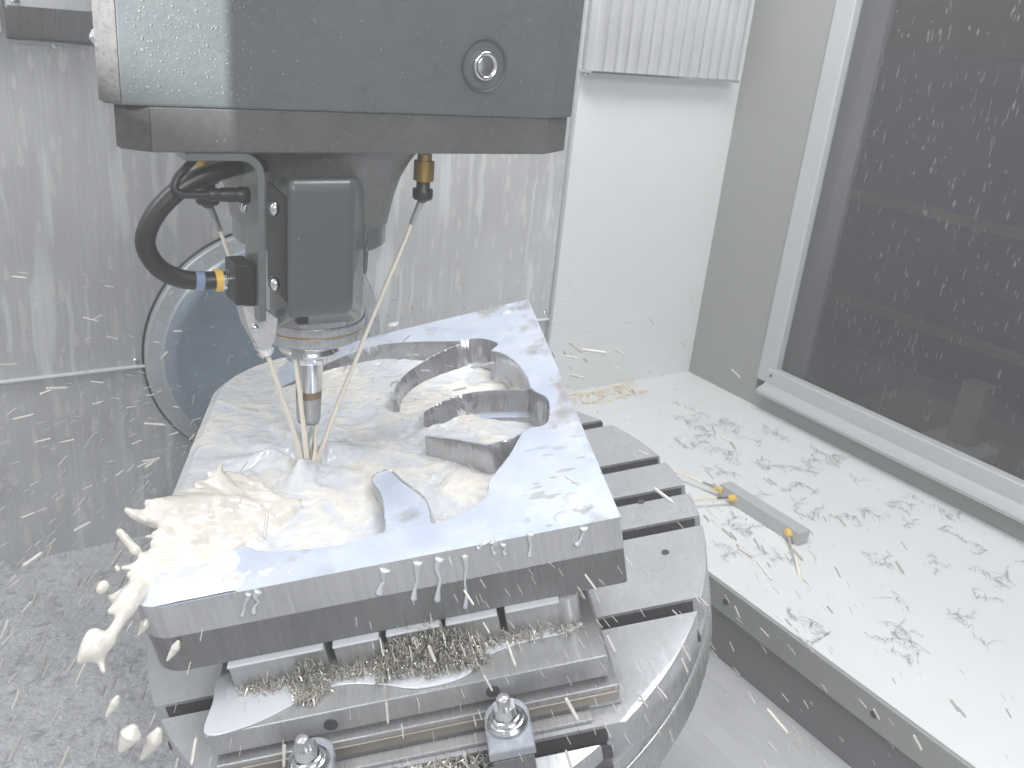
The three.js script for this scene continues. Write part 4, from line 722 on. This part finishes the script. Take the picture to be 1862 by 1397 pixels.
// wash-down bar with its three nozzles
{
  const b = thing('washdown_bar', 'square grey washdown bar with yellow nozzles lying on the sill', 'spray bar', [0.83, LY, -0.03]);
  const x = 0.812, z0 = -0.112, z1 = 0.066;
  part(b, 'bar', box(x - 0.013, x + 0.013, LY + 0.0005, LY + 0.0245, z0, z1, 0.0015), M.framePaint);
  const hits = [];
  [[z0 + 0.004, [-0.35, 0.02, -0.94]], [z0 + 0.035, [-0.9, 0.05, -0.25]], [z1 - 0.02, [-0.62, -0.10, 0.77]]].forEach(([z, d], i) => {
    const a = V(x - 0.0135, LY + 0.014, z), D = V(...d).normalize(), q = (s) => a.clone().addScaledVector(D, s).toArray();
    part(b, 'yellow_nozzle', rod(q(-0.004), q(0.012), 0.0072, 0.004, 20), M.yellow);
    part(b, 'steel_tip', rod(q(0.0121), q(0.034), 0.0036, 0.0028, 16), M.chrome);
    hits.push([q(0.034), D, i]);
  });
  for (const [a, D, i] of hits) {
    const A = V(...a), L = [0.15, 0.10, 0.12][i], P = []; for (let k = 0; k <= 6; k++) { const t = k / 6, v = A.clone().addScaledVector(D, t * L); v.y += -0.03 * t * t + 0.012 * t; P.push(v.toArray()); }
    const j = mesh(numbered('wash_jet'), wobbleTube(P, [0.0022, 0.003, 0.0035, 0.004], 30, 10), M.jet);
    j.userData = { label: ['thin wash jet leaving the far end of the spray bar', 'short wash jet spraying left from the middle yellow nozzle', 'wash jet pouring off the near end over the sill edge'][i], category: 'coolant jet', group: 'wash jets from the spray bar' }; scene.add(j);
  }
}
// rust and scum by the far corner, drops on the window, spray in the air
{
  const list = []; for (let i = 0; i < 240; i++) { const t = rnd(), [x, z] = [mix(0.78, 1.0, t), -0.594 + Math.sin(t * 3.1) * 0.02 + Math.pow(rnd(), 2) * 0.06]; list.push([x + R(-0.02, 0.02), LY + 0.0005, z, R(0.001, 0.0035)]); }
  const m = new THREE.InstancedMesh(new THREE.IcosahedronGeometry(1, 0), std({ color: lin(0.62, 0.50, 0.36), roughness: 0.8 }), list.length), q = new THREE.Matrix4();
  list.forEach(([x, y, z, s], i) => { m.setMatrixAt(i, q.makeScale(s * 1.6, s * 0.5, s).setPosition(x, y, z)); const t = R(0.8, 1.35); m.setColorAt(i, lin(t, t, t * R(0.9, 1.05))); });
  m.name = 'scum'; m.userData = { label: 'tan scum and grit at the foot of the white wall', category: 'scum', kind: 'stuff' }; scene.add(m);
}
{
  const list = [];
  for (let i = 0; i < 260; i++) { const z = -0.28 + Math.pow(rnd(), 0.8) * 0.9, y = R(0.1, 0.62), s = R(0.0008, 0.0028); list.push([WX + 0.0118, y, z, s, R(3, 7)]); }
  for (let i = 0; i < 700; i++) list.push([WX + 0.0118, R(-0.16, 0.62), R(-0.28, 0.62), R(0.0005, 0.0012), R(6, 26)]);
  const g = new THREE.SphereGeometry(1, 10, 8), p = g.attributes.position; for (let i = 0; i < p.count; i++) { const y = p.getY(i); if (y > 0) { p.setX(i, p.getX(i) * (1 - y * 0.75)); p.setZ(i, p.getZ(i) * (1 - y * 0.75)); } }
  g.computeVertexNormals();
  const m = new THREE.InstancedMesh(g, std({ color: lin(0.12, 0.118, 0.115), roughness: 0.5 }), list.length), q = new THREE.Matrix4();
  list.forEach(([x, y, z, s, k], i) => m.setMatrixAt(i, q.makeScale(0.0006, s * k * 0.5, s).setPosition(x, y, z)));
  m.name = 'window_drops'; m.userData = { label: 'milky drops and runs on the viewing window', category: 'drops', kind: 'stuff' }; scene.add(m);
}
{
  const g = new THREE.CapsuleGeometry(1, 6, 4, 8), list = [], q = new THREE.Matrix4(), up = V(0, 1, 0), Q = new THREE.Quaternion();
  const add = (P, D, r, L) => list.push([P, D.normalize(), r, L]);
  const TI = TM.clone().transpose();
  for (let i = 0, k = 0; i < 260000 && k < 3900; i++) {             // thrown off the cutter and falling
    const az = R(0, 6.283), el = R(0.05, 1.0), sp = R(0.7, 2.5), t = R(0.06, 0.42), P = V(Math.cos(az) * Math.cos(el), Math.sin(el), Math.sin(az) * Math.cos(el)).multiplyScalar(sp * t).add(V(0, 0.03, 0));
    P.y -= 4.9 * t * t;
    const D = V(Math.cos(az) * Math.cos(el), Math.sin(el) - 9.81 * t / sp, Math.sin(az) * Math.cos(el)), T = P.clone().applyMatrix4(TI), gap = P.distanceTo(camera.position);
    if (P.z < -0.55 || P.x > 1.1 || P.y < FY || P.y > 0.3 || gap < 0.3 || (P.x > 0.6 && P.y < LY) || (T.y < 0.035 && T.y > -0.22 && T.x > -0.2 && T.x < 0.42 && T.z > -0.34 && T.z < 0.235)) continue;
    if (T.y < -0.13 && Math.hypot(T.x - 0.11, T.z) < 0.4) continue;
    if (P.x < 0 && P.y > -0.08 && rnd() < 0.8) continue;
    if (T.y > 0.03 && T.x > -0.12 && T.x < 0.3 && T.z > -0.35 && T.z < 0.32 && rnd() < 0.88) continue;
    if (P.y > 0.05 && P.x > 0.2 && rnd() < 0.6) continue;
    const r = 0.0002 + Math.pow(rnd(), 6) * 0.0015; k++;
    add(P, D, r, r * R(6, 12) + 0.006);
  }
  const m = new THREE.InstancedMesh(g, M.milkDrop, list.length);
  list.forEach(([P, D, r, L], i) => m.setMatrixAt(i, q.compose(P, Q.setFromUnitVectors(up, D), V(r, L / 8, r))));
  m.name = 'spray_drops'; m.userData = { label: 'cream coolant drops flying off the workpiece', category: 'spray', kind: 'stuff' }; scene.add(m);
}
renderer.render(scene, camera);
